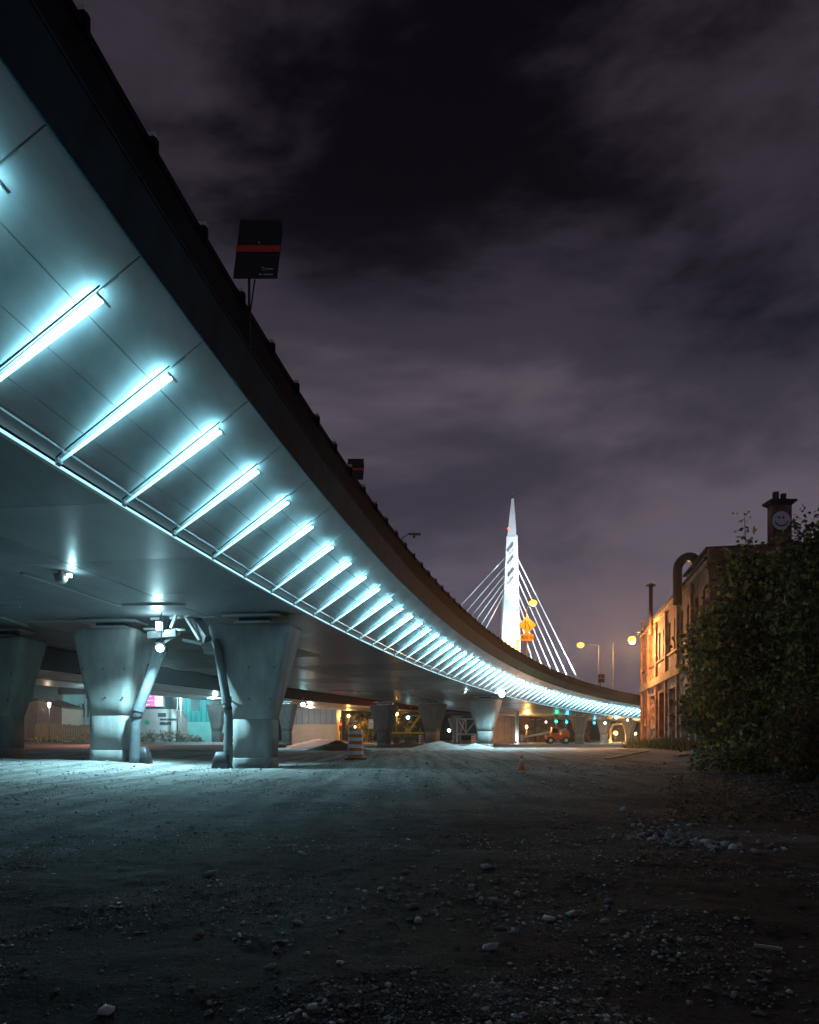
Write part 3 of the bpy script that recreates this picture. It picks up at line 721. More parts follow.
lp = at(580.5, 645.5, 99); street_lamp(lp, at(599, 640, 99).x, fr(53)[2] + 2.0, 'lit orange street lamp on a tall pole, arm to the left, above the far deck', 9000, r_b=0.5, pole_r=0.12)
# plain mast beside it
b0 = at(613.4, 700, 104); b0.z = fr(56)[2] + 2.0
mz = at(613.4, 643, 104).z - b0.z
mr_ = root('lamp_mast', b0, 'tall bare pale mast on the far deck, left of the brick building', 'mast')
MB().tube([(0, 0, 0), (0, 0, mz)], [0.15, 0.09], 10).build('pole', 'galvanised', mr_); MB().lathe([(0.18, 0), (0.18, 0.35), (0.12, 0.4)], n=10).build('base_cover', 'galvanised', mr_)
lp = at(414.5, 537.8, 42); s_, w_ = nearest(lp.x, lp.y)
street_lamp(lp, at(402.5, 540, 42).x, fr(s_)[2] + 2.0, 'unlit street lamp head on a short arm peeking over the viaduct parapet', 0, lit=False, r_b=0.1, pole_r=0.06)

# ------------------------------------------------------------------ old brick building
Yn, Yf = 36.0, 63.5
def fx(Y): return 7.96 + 0.2 * Y
NF = Vector((-1, 0.2, 0)).normalized(); DF = Vector((0.2, 1, 0)).normalized()
B0 = Vector((fx(Yn), Yn, 0)); LEN = (Yf - Yn) / DF.y
bl = root('brick_building', B0, 'derelict two storey brick factory with pilasters and broken windows behind the bushes', 'building')
BZ = -0.3; HT = 10.0
def W(t_, o_, z): return DF * t_ + NF * o_ + Vector((0, 0, z))       # t along facade from the near corner, o out of wall
def slab(t0, t1, z0, z1, o0, o1, name, m_, parent=bl):
    return MB().hexa([W(t0, o0, z0), W(t1, o0, z0), W(t1, o1, z0), W(t0, o1, z0), W(t0, o0, z1), W(t1, o0, z1), W(t1, o1, z1), W(t0, o1, z1)]).build(name, m_, parent)
nb = 6; bw = LEN / nb
slab(0, LEN, BZ, HT - 0.1, -14, -0.52, 'core', 'window_dark')
pil_w = 0.45
for k in range(nb + 1):
    tp = min(max(k * bw, pil_w / 2), LEN - pil_w / 2)
    slab(tp - pil_w / 2, tp + pil_w / 2, BZ, 4.85, -0.5, 0.16, 'pilaster', 'pilaster'); slab(tp - pil_w / 2, tp + pil_w / 2, 5.403, HT - 0.352, -0.5, 0.16, 'pilaster', 'pilaster')
for k in range(nb):
    a = k * bw + pil_w / 2 + 0.003 + (pil_w / 2 if k == 0 else 0); c = (k + 1) * bw - pil_w / 2 - 0.003 - (pil_w / 2 if k == nb - 1 else 0)
    mw = 'brick_peeling' if k in (0, 1, 2, 4) else 'brick'
    # ground floor: one tall opening, off centre in the far bays
    oa, oc = a + 0.75, c - 0.75
    zs, zh = (0.9, 4.2) if k not in (0, 1) else (0.0, 3.5)
    if k == 4: zs = 1.6; oa += 0.3
    if k == 5: zs = 2.0; zh = 3.6; oa += 1.0; oc -= 0.3
    def wall_with_hole(z0, z1, h0, h1, nm, mm):
        slab(a, oa - 0.002, z0, z1, -0.5, 0, nm, mm); slab(oc + 0.002, c, z0, z1, -0.5, 0, nm, mm)
        if h0 > z0 + 0.01: slab(oa, oc, z0, h0, -0.5, -0.004, nm, mm)
        if z1 > h1 + 0.01: slab(oa, oc, h1, z1, -0.5, -0.004, nm, mm)
    wall_with_hole(BZ, 4.85, zs, zh, 'wall_panel', mw)
    if zs > 0.3: slab(oa - 0.12, oc + 0.12, zs - 0.16, zs - 0.002, -0.3, 0.12, 'sill', 'stone_band' if k % 2 else 'dark_metal')
    wn_ = slab(oa + 0.01, oc - 0.01, zs, zh, -0.50, -0.42, 'window', 'window_dark')
    wd = oc - oa
    for j in range(4):
        tt = oa + 0.05 + (wd - 0.1) * j / 3
        slab(tt - 0.035, tt + 0.035, zs, zh, -0.418, -0.34, 'mullion', 'window_frame', wn_)
    for zz in np.linspace(zs + 0.04, zh - 0.04, 5):
        slab(oa + 0.02, oc - 0.02, zz - 0.03, zz + 0.03, -0.41, -0.35, 'transom', 'window_frame', wn_)
    for j in range(3):                                                          # some panes still boarded
        if (j + k) % 3 == 0: slab(oa + 0.1 + wd * j / 3, oa + wd * (j + 1) / 3 - 0.06, zs + 0.4, zh - 1.2 + 0.3 * j, -0.40, -0.365, 'board', 'timber_pale', wn_)
    # upper floor: brick with two narrow windows
    z0, z1 = 5.403, HT - 0.352
    wins = [(a + 0.55, a + 1.45), (c - 1.45, c - 0.55)]
    segs = [(a, wins[0][0]), (wins[0][1], wins[1][0]), (wins[1][1], c)]
    m2 = 'brick'
    for (p_, q_) in segs: slab(p_, q_, z0, z1, -0.5, 0.0, 'upper_wall', m2)
    for (p_, q_) in wins:
        slab(p_ + .002, q_ - .002, z0, 6.6, -0.5, -0.004, 'upper_wall', 'brick_peeling'); slab(p_ + .002, q_ - .002, 8.7, z1, -0.5, -0.004, 'upper_wall', m2)
        u_ = slab(p_ + .004, q_ - .004, 6.6, 8.7, -0.5, -0.38, 'window', 'window_dark')
        slab((p_ + q_) / 2 - 0.03, (p_ + q_) / 2 + 0.03, 6.6, 8.7, -0.378, -0.32, 'mullion', 'window_frame', u_)
        slab(p_ + .01, q_ - .01, 7.6, 7.67, -0.376, -0.325, 'transom', 'window_frame', u_)
    slab(a - 0.05, c + 0.05, 6.46, 6.597, -0.3, 0.10, 'sill', 'rust')
slab(-0.02, LEN + 0.02, 4.853, 5.40, -0.5, 0.22, 'string_band', 'stone_band')
slab(-0.02, LEN + 0.02, HT - 0.35, HT - 0.1, -0.5, 0.20, 'cornice', 'stone_band')
slab(-0.02, LEN + 0.02, HT - 0.098, HT + 0.03, -0.6, 0.30, 'coping', 'roof_tar')
slab(LEN, LEN + 0.4, BZ, HT - 0.1, -14, -0.53, 'end_wall_far', 'brick')
# raised near block and its end facade
slab(0.0, 6.2, HT + 0.032, HT + 0.38, -7.5, 0.05, 'raised_block', 'brick')
slab(-0.15, 6.3, HT + 0.382, HT + 0.50, -7.6, 0.26, 'raised_coping', 'roof_tar')
slab(-0.42, -0.022, BZ, HT + 0.378, -14, 0.16, 'end_wall_near', 'brick')
for j in range(4):
    slab(-0.56, -0.423, 6.2, 8.6, -3.2 - j * 2.6, -2.0 - j * 2.6, 'end_window', 'window_dark')
# roof furniture as parts of the building
t654 = 5652 / (654 - 551.5); kx = (t654 - Yn) / DF.y
vs = MB().tube([W(kx, 0.36, HT - 1.2), W(kx, 0.36, HT + 2.55)], 0.15, 12).build('vent_stack', 'rust', bl, True)
MB().lathe([(0.18, 0), (0.38, 0.04), (0.38, 0.08), (0.1, 0.24)], W(kx, 0.36, HT + 2.55), 14).build('rain_cap', 'rust', vs)
t685 = 5652 / (685 - 551.5); kd = (t685 - Yn) / DF.y
arc = [W(kd + 0.2, 0.50, HT - 1.2), W(kd + 0.2, 0.50, HT + 0.85)] + [W(kd + 0.2 - 1.1 * (1 - math.cos(R(a))) * 0.5, 0.50 - 0.45 * (1 - math.cos(R(a))), HT + 0.9 + 0.6 * math.sin(R(a))) for a in range(15, 181, 15)] + [W(kd - 0.9, -0.40, HT + 0.55)]
MB().tube(arc, 0.27, 14).build('gooseneck_duct', 'dark_metal', bl, True)
pr = [W(LEN - 2.2, 0.1, HT), W(LEN - 2.2, 0.1, HT + 0.9), W(LEN - 0.9, 0.1, HT + 0.9), W(LEN - 0.9, 0.1, HT)]
for j in range(3): MB().tube([pr[j], pr[j + 1]], 0.06, 8).build('roof_railing', 'rust', bl)
# chimney with cap
cc = at(779.5, 560, 37.6) - B0; ctop = at(778, 509, 38).z
CHX, CHY = 0.50, 0.28
MB().box((cc.x, cc.y, (HT - 0.2 + ctop) / 2), (2 * CHX, 2 * CHY, ctop - HT + 0.2)).build('chimney', 'brick', bl)
ck = bl.children[-1]
MB().loft([[Vector((cc.x + sx * a * CHX, cc.y + sy * (a * CHX - CHX + CHY), z)) for sx, sy in ((-1, -1), (1, -1), (1, 1), (-1, 1))] for a, z in ((1.02, ctop + .002), (1.38, ctop + 0.16), (1.38, ctop + 0.26), (0.8, ctop + 0.33))]).build('chimney_cap', 'roof_tar', ck)
MB().tube([(cc.x - .2, cc.y, ctop + 0.3), (cc.x - .2, cc.y, ctop + 0.75)], 0.16, 10).build('flue', 'rust', ck); MB().tube([(cc.x + .2, cc.y, ctop + 0.3), (cc.x + .2, cc.y, ctop + 0.66)], 0.15, 10).build('flue', 'dark_metal', ck)
# smiley disc
sc_ = at(781.5, 520.5, 37.2); sg = root('smiley_sign', sc_, 'round white smiling face disc fixed to the brick chimney', 'sign')
def disc(r_, y0, y1, c=(0, 0), n=28): return MB().loft([[Vector((c[0] + r_ * math.cos(2 * math.pi * k / n), y_, c[1] + r_ * math.sin(2 * math.pi * k / n))) for k in range(n)] for y_ in (y0, y1)])
disc(0.49, 0.0, 0.06).build('disc', 'paint_white', sg); disc(0.53, 0.02, 0.10).build('rim', 'dark_metal', sg)
for ex in (-0.13, 0.10): MB().ball((ex, -0.004, 0.16), 0.05, 10, 6, (0.8, 0.15, 1.7)).build('eye', 'black_print', sg)
MB().tube([(0.34 * math.cos(R(a)), -0.004, 0.06 + 0.34 * math.sin(R(a))) for a in range(195, 346, 15)], 0.03, 6).build('mouth', 'black_print', sg)
# wall lamp on the far corner
lp = at(632, 639, 55.5); wl = root('wall_lamp', lp, 'lit orange lamp on a bracket at the top far corner of the brick building', 'wall lamp')
wp = Vector((fx(55.5) - 0.02, 55.5, lp.z)) - lp
MB().tube([wp + Vector((0.0, 0, 0.5)), Vector((0.2, 0, 0.42)), Vector((0, 0, 0.25))], 0.035, 8).build('arm', 'rust', wl)
MB().lathe([(0.05, 0.26), (0.12, 0.2), (0.2, 0.06), (0.21, 0.04)], n=14).build('shade', 'dark_metal', wl); MB().ball((0, 0, -0.08), 0.3, 12, 7).build('bulb', 'bulb_sodium', wl, True)
lamp('sodium_lamp', (0.0, -0.1, -0.45), (1.0, 0.42, 0.14), 4800, 0.12, wl)

# ------------------------------------------------------------------ foliage
def leaf_cloud(centres, per, spread, size, cols, seed, flat=0.0):
    g_ = np.random.default_rng(seed)
    n = len(centres) * per
    c = np.repeat(centres, per, 0) + g_.normal(0, 1, (n, 3)) * spread
    nrm = g_.normal(0, 1, (n, 3)); nrm[:, 2] += flat; nrm /= np.linalg.norm(nrm, axis=1)[:, None]
    tmp = g_.normal(0, 1, (n, 3)); tmp[:, 2] -= 0.4
    ax = tmp - nrm * (tmp * nrm).sum(1)[:, None]; ax /= np.linalg.norm(ax, axis=1)[:, None]
    bx_ = np.cross(nrm, ax)
    s_ = size * np.exp(g_.normal(0, 0.3, n))[:, None]
    fold = nrm * s_ * 0.14
    v = np.stack([c - ax * s_ * 0.5, c - bx_ * s_ * 0.36 + fold, c + ax * s_ * 0.55, c + bx_ * s_ * 0.36 + fold, ], 1)
    mid_ = c
    f0 = np.arange(n)[:, None] * 4
    f = np.concatenate([f0 + np.array([0, 2, 1]), f0 + np.array([0, 3, 2])], 0)
    pal = np.array(cols); ci = g_.integers(0, len(pal), n)
    col = pal[ci] * 1.3 * np.exp(g_.normal(0, 0.3, (n, 1)))
    return v.reshape(-1, 3), f, np.repeat(col, 4, 0)
GREEN = [(0.07, 0.11, 0.035), (0.10, 0.14, 0.04), (0.05, 0.07, 0.025), (0.20, 0.19, 0.05), (0.07, 0.075, 0.04), (0.40, 0.31, 0.10), (0.035, 0.045, 0.025), (0.30, 0.30, 0.10)]  # bright yellow entries paint warm highlights into the leaf colour
DRY = [(0.13, 0.07, 0.025), (0.16, 0.09, 0.03), (0.07, 0.05, 0.02), (0.06, 0.07, 0.02)]
def bush(base_, lobes, nclump, per, size, label, group, cols=GREEN, seed=1, stems=5, name='bush', cat='bush', shell=0.55, sprd=0.22):
    g_ = np.random.default_rng(seed)
    b0 = Vector(base_); r_ = root(name, b0, label, cat, group)
    cs = []
    wts = np.array([l_[3] * l_[4] * l_[5] for l_ in lobes]); wts = wts / wts.sum()
    for l_, wt in zip(lobes, wts):
        k = max(3, int(nclump * wt)); d = g_.normal(0, 1, (k, 3)); d /= np.linalg.norm(d, axis=1)[:, None]
        rr = (shell + (1 - shell) * g_.random(k) ** 0.6)[:, None] * np.exp(g_.normal(0, 0.15, (k, 1)))
        cs.append(np.array(l_[:3]) + d * rr * np.array(l_[3:]))
    cs = np.concatenate(cs); cs[:, 2] = np.maximum(cs[:, 2], 0.05)
    v, f, c = leaf_cloud(cs, per, sprd, size, cols, seed + 50)
    v[:, 2] = np.maximum(v[:, 2], 0.0)
    mesh_np('crown', v, f, 'leaf', r_, c)
    tr = MB()
    for k in range(stems):
        tgt = Vector(cs[g_.integers(0, len(cs))]); st = Vector((g_.normal(0, 0.3), g_.normal(0, 0.3), -0.05))
        mid_ = st.lerp(tgt, 0.45) + Vector((g_.normal(0, 0.15), g_.normal(0, 0.15), 0.3))
        tr.tube([st, st.lerp(mid_, 0.5) + Vector((0.05, 0.02, 0)), mid_, tgt], [0.07, 0.055, 0.04, 0.012], 7)
        for _ in range(2):
            t2 = Vector(cs[g_.integers(0, len(cs))]); tr.tube([mid_, mid_.lerp(t2, 0.5) + Vector((0, 0, 0.15)), mid_.lerp(t2, 0.95)], [0.03, 0.02, 0.008], 5)
    tr.build('trunk', 'bark', r_, True)
    return r_
def gpos(px, Y): x_, y_ = pxy(px, Y); return (x_, y_, gzf(x_, y_) - 0.03)
bush(gpos(768, 22), [(0, 0, 4.4, 1.6, 1.5, 1.9), (-1.0, 0.2, 3.0, 1.3, 1.3, 1.9), (0.9, 0, 3.2, 1.3, 1.2, 2.2), (0.2, -0.4, 1.3, 1.7, 1.2, 1.2), (-0.2, 0.4, 5.7, 1.2, 1.2, 0.8)], 560, 24, 0.17,
     'tallest dense green bush under the smiling chimney, right of the brick building', 'bushes by the brick building', seed=3, stems=9)
bush(gpos(721, 27), [(0, 0, 3.9, 1.15, 1.2, 1.6), (-0.4, 0, 2.2, 1.0, 1.0, 1.3), (0.5, 0, 5.3, 0.9, 1.0, 0.9), (0.2, -0.3, 1.0, 1.1, 0.9, 0.9)], 300, 22, 0.18,
     'green bush climbing against the front corner of the brick building', 'bushes by the brick building', seed=11, stems=6)
bush(gpos(828, 17), [(0, 0, 3.8, 1.0, 1.2, 1.7), (-0.1, 0, 5.3, 0.9, 1.0, 0.8), (-0.2, 0, 1.7, 0.9, 1.0, 1.3)], 330, 24, 0.12,
     'tall green bush cut off by the right edge of the picture', 'bushes by the brick building', seed=21, stems=6)
bush(gpos(808, 14.5), [(0, 0, 0.8, 0.65, 0.6, 0.75), (0.3, 0, 1.2, 0.5, 0.5, 0.5)], 90, 26, 0.09,
     'low dry brown bush at the right edge of the picture', 'bushes by the brick building', DRY, seed=31, stems=5, sprd=0.16)
bush(gpos(768, 18.5), [(0, 0, 0.35, 1.5, 0.7, 0.4), (-1.0, 0.4, 0.25, 0.9, 0.6, 0.35), (0.9, -0.3, 0.4, 0.9, 0.6, 0.5)], 130, 22, 0.10,
     'low creeping green plant on the ground below the tall bushes', 'bushes by the brick building', seed=41, stems=3, sprd=0.15)
# sprig above the roof line
sp = gpos(745, 23.0); r_ = root('sapling', sp, 'thin sapling sprig sticking up left of the smiling chimney', 'sapling')
tp = at(744, 512, 23) - Vector(sp); md = at(748, 580, 23) - Vector(sp)
MB().tube([(0, 0, 0), md * 0.5, md, tp], [0.05, 0.04, 0.02, 0.006], 6).build('trunk', 'bark', r_)
cs = np.array([list(md.lerp(tp, f) + Vector((rnd.gauss(0, .16), rnd.gauss(0, .16), 0))) for f in np.linspace(0.2, 1.0, 26)])
v, f, c = leaf_cloud(cs, 2, 0.07, 0.12, GREEN, 77); mesh_np('crown', v, f, 'leaf', r_, c)
# weeds along the wall foot
for k, Y_ in enumerate((61, 57.5, 54, 50.5, 47.5, 44.5, 41.5, 38.5)):
    x_ = fx(Y_) - 0.9 - 0.3 * rnd.random(); z_ = gzf(x_, Y_) - 0.02
    names = ('farthest clump', 'second farthest clump', 'third farthest clump', 'fourth farthest clump', 'fourth nearest clump', 'third nearest clump', 'second nearest clump', 'nearest clump')
    r_ = root('weed_clump', (x_, Y_, z_), 'green weeds along the brick wall foot, %s' % names[k], 'weeds', 'weeds along the wall')
    g_ = np.random.default_rng(90 + k); n = 260
    p0 = np.stack([g_.normal(0, 0.35, n), g_.normal(0, 1.1, n), np.zeros(n)], 1); hh = g_.uniform(0.25, 1.0, n) * np.exp(-(p0[:, 0] / 0.6) ** 2)
    lean = g_.normal(0, 0.22, (n, 2)); wd = g_.normal(0, 1, (n, 2)); wd /= np.linalg.norm(wd, axis=1)[:, None]; wd *= 0.03
    v = np.zeros((n, 4, 3)); v[:, 0] = p0; v[:, 1] = p0; v[:, 0, :2] += wd; v[:, 1, :2] -= wd
    m1 = p0.copy(); m1[:, :2] += lean * 0.5; m1[:, 2] = hh * 0.6; v[:, 2] = m1; v[:, 2, :2] -= wd * 0.8
    v[:, 3] = p0; v[:, 3, :2] += lean; v[:, 3, 2] = hh
    f = np.concatenate([np.arange(n)[:, None] * 4 + np.array([0, 1, 2]), np.arange(n)[:, None] * 4 + np.array([0, 2, 3])], 0)
    col = np.repeat(np.array(GREEN)[g_.integers(0, 5, n)] * 0.9, 4, 0)
    tag(mesh_np('blades', v.reshape(-1, 3), f, 'leaf', r_, col), kind='stuff')

# ------------------------------------------------------------------ covered signs on the viaduct
def covered_sign(c, w_, h_, lab, base_z, tilt=0.0, stripe=True, yaw=0.0, lean=0.0, post_x=-0.1, marks=False):
    r_ = root('covered_sign', c, lab, 'sign', 'black covered road signs on the viaduct', yaw)
    sk = lambda x, z: x + lean * z
    def pl(x0, x1, z0, z1, y0, y1, nm, mm): return MB().hexa([Vector((sk(x0, z0), y0, z0)), Vector((sk(x1, z0), y0, z0)), Vector((sk(x1, z0), y1, z0)), Vector((sk(x0, z0), y1, z0)),
                                                 Vector((sk(x0, z1), y0, z1)), Vector((sk(x1, z1), y0, z1)), Vector((sk(x1, z1), y1, z1)), Vector((sk(x0, z1), y1, z1))]).build(nm, mm, r_)
    pl(-w_ / 2, w_ / 2, -h_ / 2, h_ / 2, 0, 0.03, 'panel', 'rust')
    x0, x1, zt = -w_ / 2 - 0.012, w_ / 2 + 0.012, h_ / 2 - 0.035
    # loose bag: edges cut in at the corners
    pts = [(x0, -h_ / 2 - .02), (x1 - 0.05, -h_ / 2 - .02), (x1 - .01, -h_ / 2 + 0.05), (x1 + .012, zt - 0.17), (x1 - 0.05, zt - 0.02), (x0 + 0.05, zt + 0.012), (x0 + 0.02, zt - 0.1)]
    MB().loft([[Vector((sk(a, z), y_, z)) for a, z in pts] for y_ in (-0.02, -0.004)]).build('black_cover', 'black_film', r_)
    if stripe: pl(x0 + 0.006, x1 - 0.006, -h_ * 0.075, h_ * 0.035, -0.028, -0.022, 'red_tape', 'red_stripe')
    if marks:
        def txt(s_, x, z, sz):
            text_mesh('printed_text', s_, sz, 0.001, 'white_print', r_, (sk(x, z), -0.0235, z))
        txt('Tr', w_ * 0.12, -h_ * 0.40, 0.09)
        for x, z, ww in ((0.21, -0.33, 0.09), (0.07, -0.415, 0.05), (0.14, -0.415, 0.05), (0.215, -0.415, 0.10)):
            MB().box((sk(x * w_ / .65, z * h_ / .9), -0.0235, z * h_ / .9), (ww, 0.003, 0.018)).build('printed_line', 'white_print', r_)
        txt('T', -0.01, 0.05, 0.06)
    pz = base_z - c.z
    MB().bar((post_x, 0.05, h_ * 0.3), (post_x, 0.05, pz), 0.035, 0.03, up=(0, 1, 0)).build('post', 'dark_metal', r_)
    MB().bar((post_x + 0.09, 0.05, -h_ / 2), (post_x - 0.02, 0.05, max(pz, -h_ / 2 - 0.8)), 0.02, 0.02, up=(0, 1, 0)).build('brace', 'dark_metal', r_)
    return r_
c1 = at(258.6, 248.5, 11.3)
s_, w_ = nearest(c1.x, c1.y)
covered_sign(c1, 0.68, 0.92, 'large black covered sign with a red stripe standing above the near parapet', fr(s_)[2] + 2.0, lean=0.10, post_x=-0.16, marks=True)
c2 = at(355.5, 469, 25); s_, w_ = nearest(c2.x, c2.y)
covered_sign(c2, 0.56, 0.72, 'smaller black covered sign half hidden behind the middle of the parapet', fr(s_)[2] + 2.0, lean=0.03)
bpy.context.view_layer.update()
c3 = at(601.3, 678.3, 97); s_, w_ = nearest(c3.x, c3.y)
covered_sign(c3, 0.86, 1.1, 'tiny far black covered sign with red stripe on the far end of the viaduct', fr(s_)[2] + 2.0, lean=0.0)

# diamond merge sign with distance tab
dc = at(527.2, 625, 61.2); s_, w_ = nearest(dc.x, dc.y)
ds = root('warning_sign', dc, 'orange diamond merging lanes sign with a 400 m tab below it, beside the pylon', 'sign')
hd = 0.76
def diamond(h_, y0, y1): return MB().loft([[Vector((0, y_, h_)), Vector((h_, y_, 0)), Vector((0, y_, -h_)), Vector((-h_, y_, 0))] for y_ in (y0, y1)])
diamond(hd, 0, 0.03).build('diamond_panel', 'orange_sheet', ds)
MB().bar((-0.16, -0.006, -0.36), (-0.16, -0.006, 0.3), 0.075, 0.006, up=(0, 1, 0)).build('lane_line', 'black_print', ds)
MB().loft([[Vector((-0.16, y_, 0.44)), Vector((-0.06, y_, 0.22)), Vector((-0.26, y_, 0.22))] for y_ in (-0.010, -0.003)]).build('arrow_head', 'black_print', ds)
for a, c in (((0.2, -0.36), (0.2, -0.12)), ((0.2, -0.12), (0.04, 0.08)), ((0.04, 0.08), (0.04, 0.3))):
    MB().bar((a[0], -0.007, a[1]), (c[0], -0.007, c[1]), 0.075, 0.006, up=(0, 1, 0)).build('merge_line', 'black_print', ds)
MB().box((0, 0.015, -1.06), (1.1, 0.03, 0.58)).build('tab_panel', 'orange_sheet', ds)
text_mesh('tab_text', '400 m', 0.42, 0.003, 'black_print', ds, (0, -0.006, -1.06), True)
MB().bar((0, 0.07, hd * 0.8), (0, 0.07, fr(s_)[2] + 2.0 - dc.z), 0.07, 0.07, up=(0, 1, 0)).build('post', 'galvanised', ds)

# ------------------------------------------------------------------ drum, cones
def drum(px, Y, h_, lab, group='striped construction drums'):
    x_, y_ = pxy(px, Y); z_ = gzf(x_, y_); r_ = root('traffic_drum', (x_, y_, z_), lab, 'drum', group)
    R0 = 0.29 * h_ / 1.2
    MB().lathe([(R0 * 1.5, 0), (R0 * 1.5, 0.05), (R0 * 1.15, 0.07)], n=18).build('rubber_base', 'rubber', r_)
    nb_ = 8
    for k in range(nb_):
        za, zb = 0.075 + (h_ - 0.15) * k / nb_, 0.075 + (h_ - 0.15) * (k + 1) / nb_
        ra, rb = R0 * (1.08 - 0.14 * k / nb_), R0 * (1.08 - 0.14 * (k + 1) / nb_)
        MB().lathe([(ra - .012, za), (ra, za + .01), (rb, zb - .01), (rb - .012, zb - 0.001)], n=20).build('band', 'drum_orange' if k % 2 == 0 else 'drum_white', r_)
    MB().lathe([(R0 * 0.92, h_ - 0.074), (R0 * 0.8, h_ - 0.02), (R0 * 0.3, h_)], n=18).build('lid', 'drum_orange', r_, True)
    return r_
def cone(px, Y, h_, lab):
    x_, y_ = pxy(px, Y); z_ = gzf(x_, y_); r_ = root('traffic_cone', (x_, y_, z_), lab, 'traffic cone', 'traffic cones')
    MB().box((0, 0, 0.02), (h_ * 0.55, h_ * 0.55, 0.035)).build('base', 'drum_orange', r_, bevel=0.01)
    for nm, mm, z0, z1 in (('lower_cone', 'drum_orange', 0.04, 0.5), ('reflective_collar', 'drum_white', 0.5, 0.74), ('tip', 'drum_orange', 0.74, 1.0)):
        rr = lambda z: h_ * (0.19 - 0.15 * z)
        MB().lathe([(rr(z0), z0 * h_), (rr(z1), z1 * h_ - 0.001)], n=16).build(nm, mm, r_, True)
drum(355.5, 31, 1.33, 'orange and white striped traffic drum standing on the lit gravel')
cone(521.5, 21.5, 0.46, 'small orange traffic cone with white collar alone on the dark gravel')
drum(421.5, 76, 1.15, 'small far orange drum between the middle distance piers')
drum(473.5, 80, 1.1, 'small far orange drum right of the steel trestle')

# ------------------------------------------------------------------ mounds, reddish strips, kerb behind
def mound(px, Y, w_, d_, h_, m_, name, lab, seed, skew=0.0):
    x_, y_ = pxy(px, Y); n = 26; g_ = np.random.default_rng(seed)
    a = np.linspace(-1, 1, n); AX, AY = np.meshgrid(a, a); rr = np.hypot(AX, AY)
    hz = h_ * np.clip(1 - rr, 0, 1) ** 0.9 * (0.8 + 0.5 * fbm(AX * 3 + seed, AY * 3, 3)) - 0.12
    v = np.stack([AX * w_ / 2 + skew * hz, AY * d_ / 2, hz], -1).reshape(-1, 3)
    ii = np.arange(n * n).reshape(n, n); f = np.stack([ii[:-1, :-1], ii[:-1, 1:], ii[1:, 1:], ii[1:, :-1]], -1).reshape(-1, 4)
    o = mesh_np(name, v, f, m_, None, None, True); o.location = (x_, y_, gzf(x_, y_))
    tag(o, lab, 'mound', 'mounds of earth and gravel')
mound(318, 58, 6.5, 5, 0.95, 'red_earth_glow', 'earth_mound', 'reddish brown earth mound right of the right big pier', 1)
mound(337, 50, 5.2, 4, 0.75, 'dark_pile', 'earth_mound', 'black earth mound behind the striped drum', 2)
mound(440, 56, 5.5, 5, 0.75, 'gravel_pile', 'gravel_mound', 'pale gravel mound in front of the middle distance piers', 4)
mound(475, 58, 4.0, 4, 0.55, 'gravel_pile', 'gravel_mound', 'low pale gravel mound at the foot of the floodlit middle pier', 6)
mound(408, 62, 9, 4, 0.55, 'dark_pile', 'earth_mound', 'low dark earth ridge between the middle distance piers', 8)
# reddish light of the rear road painted as raised strips; concrete kerb
def strip(y0, y1, x0, x1, h_, m_, name, seed, amp=0.3):
    xs = np.linspace(x0, x1, 70); ys = np.linspace(0, 1, 9); AX, AY = np.meshgrid(xs, ys)
    hz = h_ * np.sin(np.pi * AY) ** 0.7 * (1 + amp * (fbm(AX * 0.4 + seed, AY * 2, 3) - 0.45) * 2) - 0.03
    yy = y0 + (y1 - y0) * AY + 0.06 * (AX - x0) * 0
    v = np.stack([AX, yy, hz], -1).reshape(-1, 3); ii = np.arange(v.shape[0]).reshape(9, 70)
    f = np.stack([ii[:-1, :-1], ii[:-1, 1:], ii[1:, 1:], ii[1:, :-1]], -1).reshape(-1, 4)
    tag(mesh_np(name, v, f, m_, None, None, True), kind='structure')
strip(44, 50, -48, -9.5, 0.22, 'red_earth_glow', 'red_glow_strip', 3)
strip(54, 62, -52, -10.5, 0.36, 'red_earth_glow', 'red_glow_strip', 9)
o = MB().hexa([Vector((-60, 74, 0)), Vector((-13.5, 74, 0)), Vector((-13.5, 74.6, 0)), Vector((-60, 74.6, 0)), Vector((-60, 74.15, 0.38)), Vector((-13.5, 74.15, 0.38)), Vector((-13.5, 74.45, 0.38)), Vector((-60, 74.45, 0.38))]).build('kerb', 'concrete_pale')
tag(o, kind='structure')

# ------------------------------------------------------------------ background, left
def wbox(px0, px1, py0, py1, Y, depth, name, m_, parent, b0, oy=0.0):
    a = at(px0, py1, Y); c = at(px1, py0, Y)
    return MB().hexa([Vector(p) - b0 for p in ((a.x, Y + oy, a.z), (c.x, Y + oy, a.z), (c.x, Y + oy + depth, a.z), (a.x, Y + oy + depth, a.z), (a.x, Y + oy, c.z), (c.x, Y + oy, c.z), (c.x, Y + oy + depth, c.z), (a.x, Y + oy + depth, c.z))]).build(name, m_, parent)
def broot(name, px, Y, lab, cat, group=None):
    b0 = at(px, 736, Y); b0.z = 0; return root(name, b0, lab, cat, group), b0
r_, b0 = broot('shed', 42, 92, 'beige gabled shed behind the picket fence on the left', 'shed')
yw = 92
pts = [(22, 736 + 7), (62, 736 + 7), (62, 708.5), (37, 700.5), (22, 704)]
MB().loft([[Vector(at(px, py, yw)) - b0 + Vector((0, d, 0)) for px, py in pts] for d in (0, 6)]).build('wall', 'beige_wall', r_)
for (a, c) in (((36.6, 699.6), (62.8, 708.2)), ((36.6, 699.6), (21.2, 703.6))):
    A = at(*a, yw) - b0; C = at(*c, yw) - b0
    MB().loft([[A + Vector((0, d, 0)), C + Vector((0, d, 0)), C + Vector((0, d, 0.22)), A + Vector((0, d, 0.22))] for d in (-0.4, 6.3)]).build('roof', 'rust', r_)
wbox(36, 36.6, 715, 742, yw, 0.05, 'trim_board', 'rust', r_, b0, -0.056)
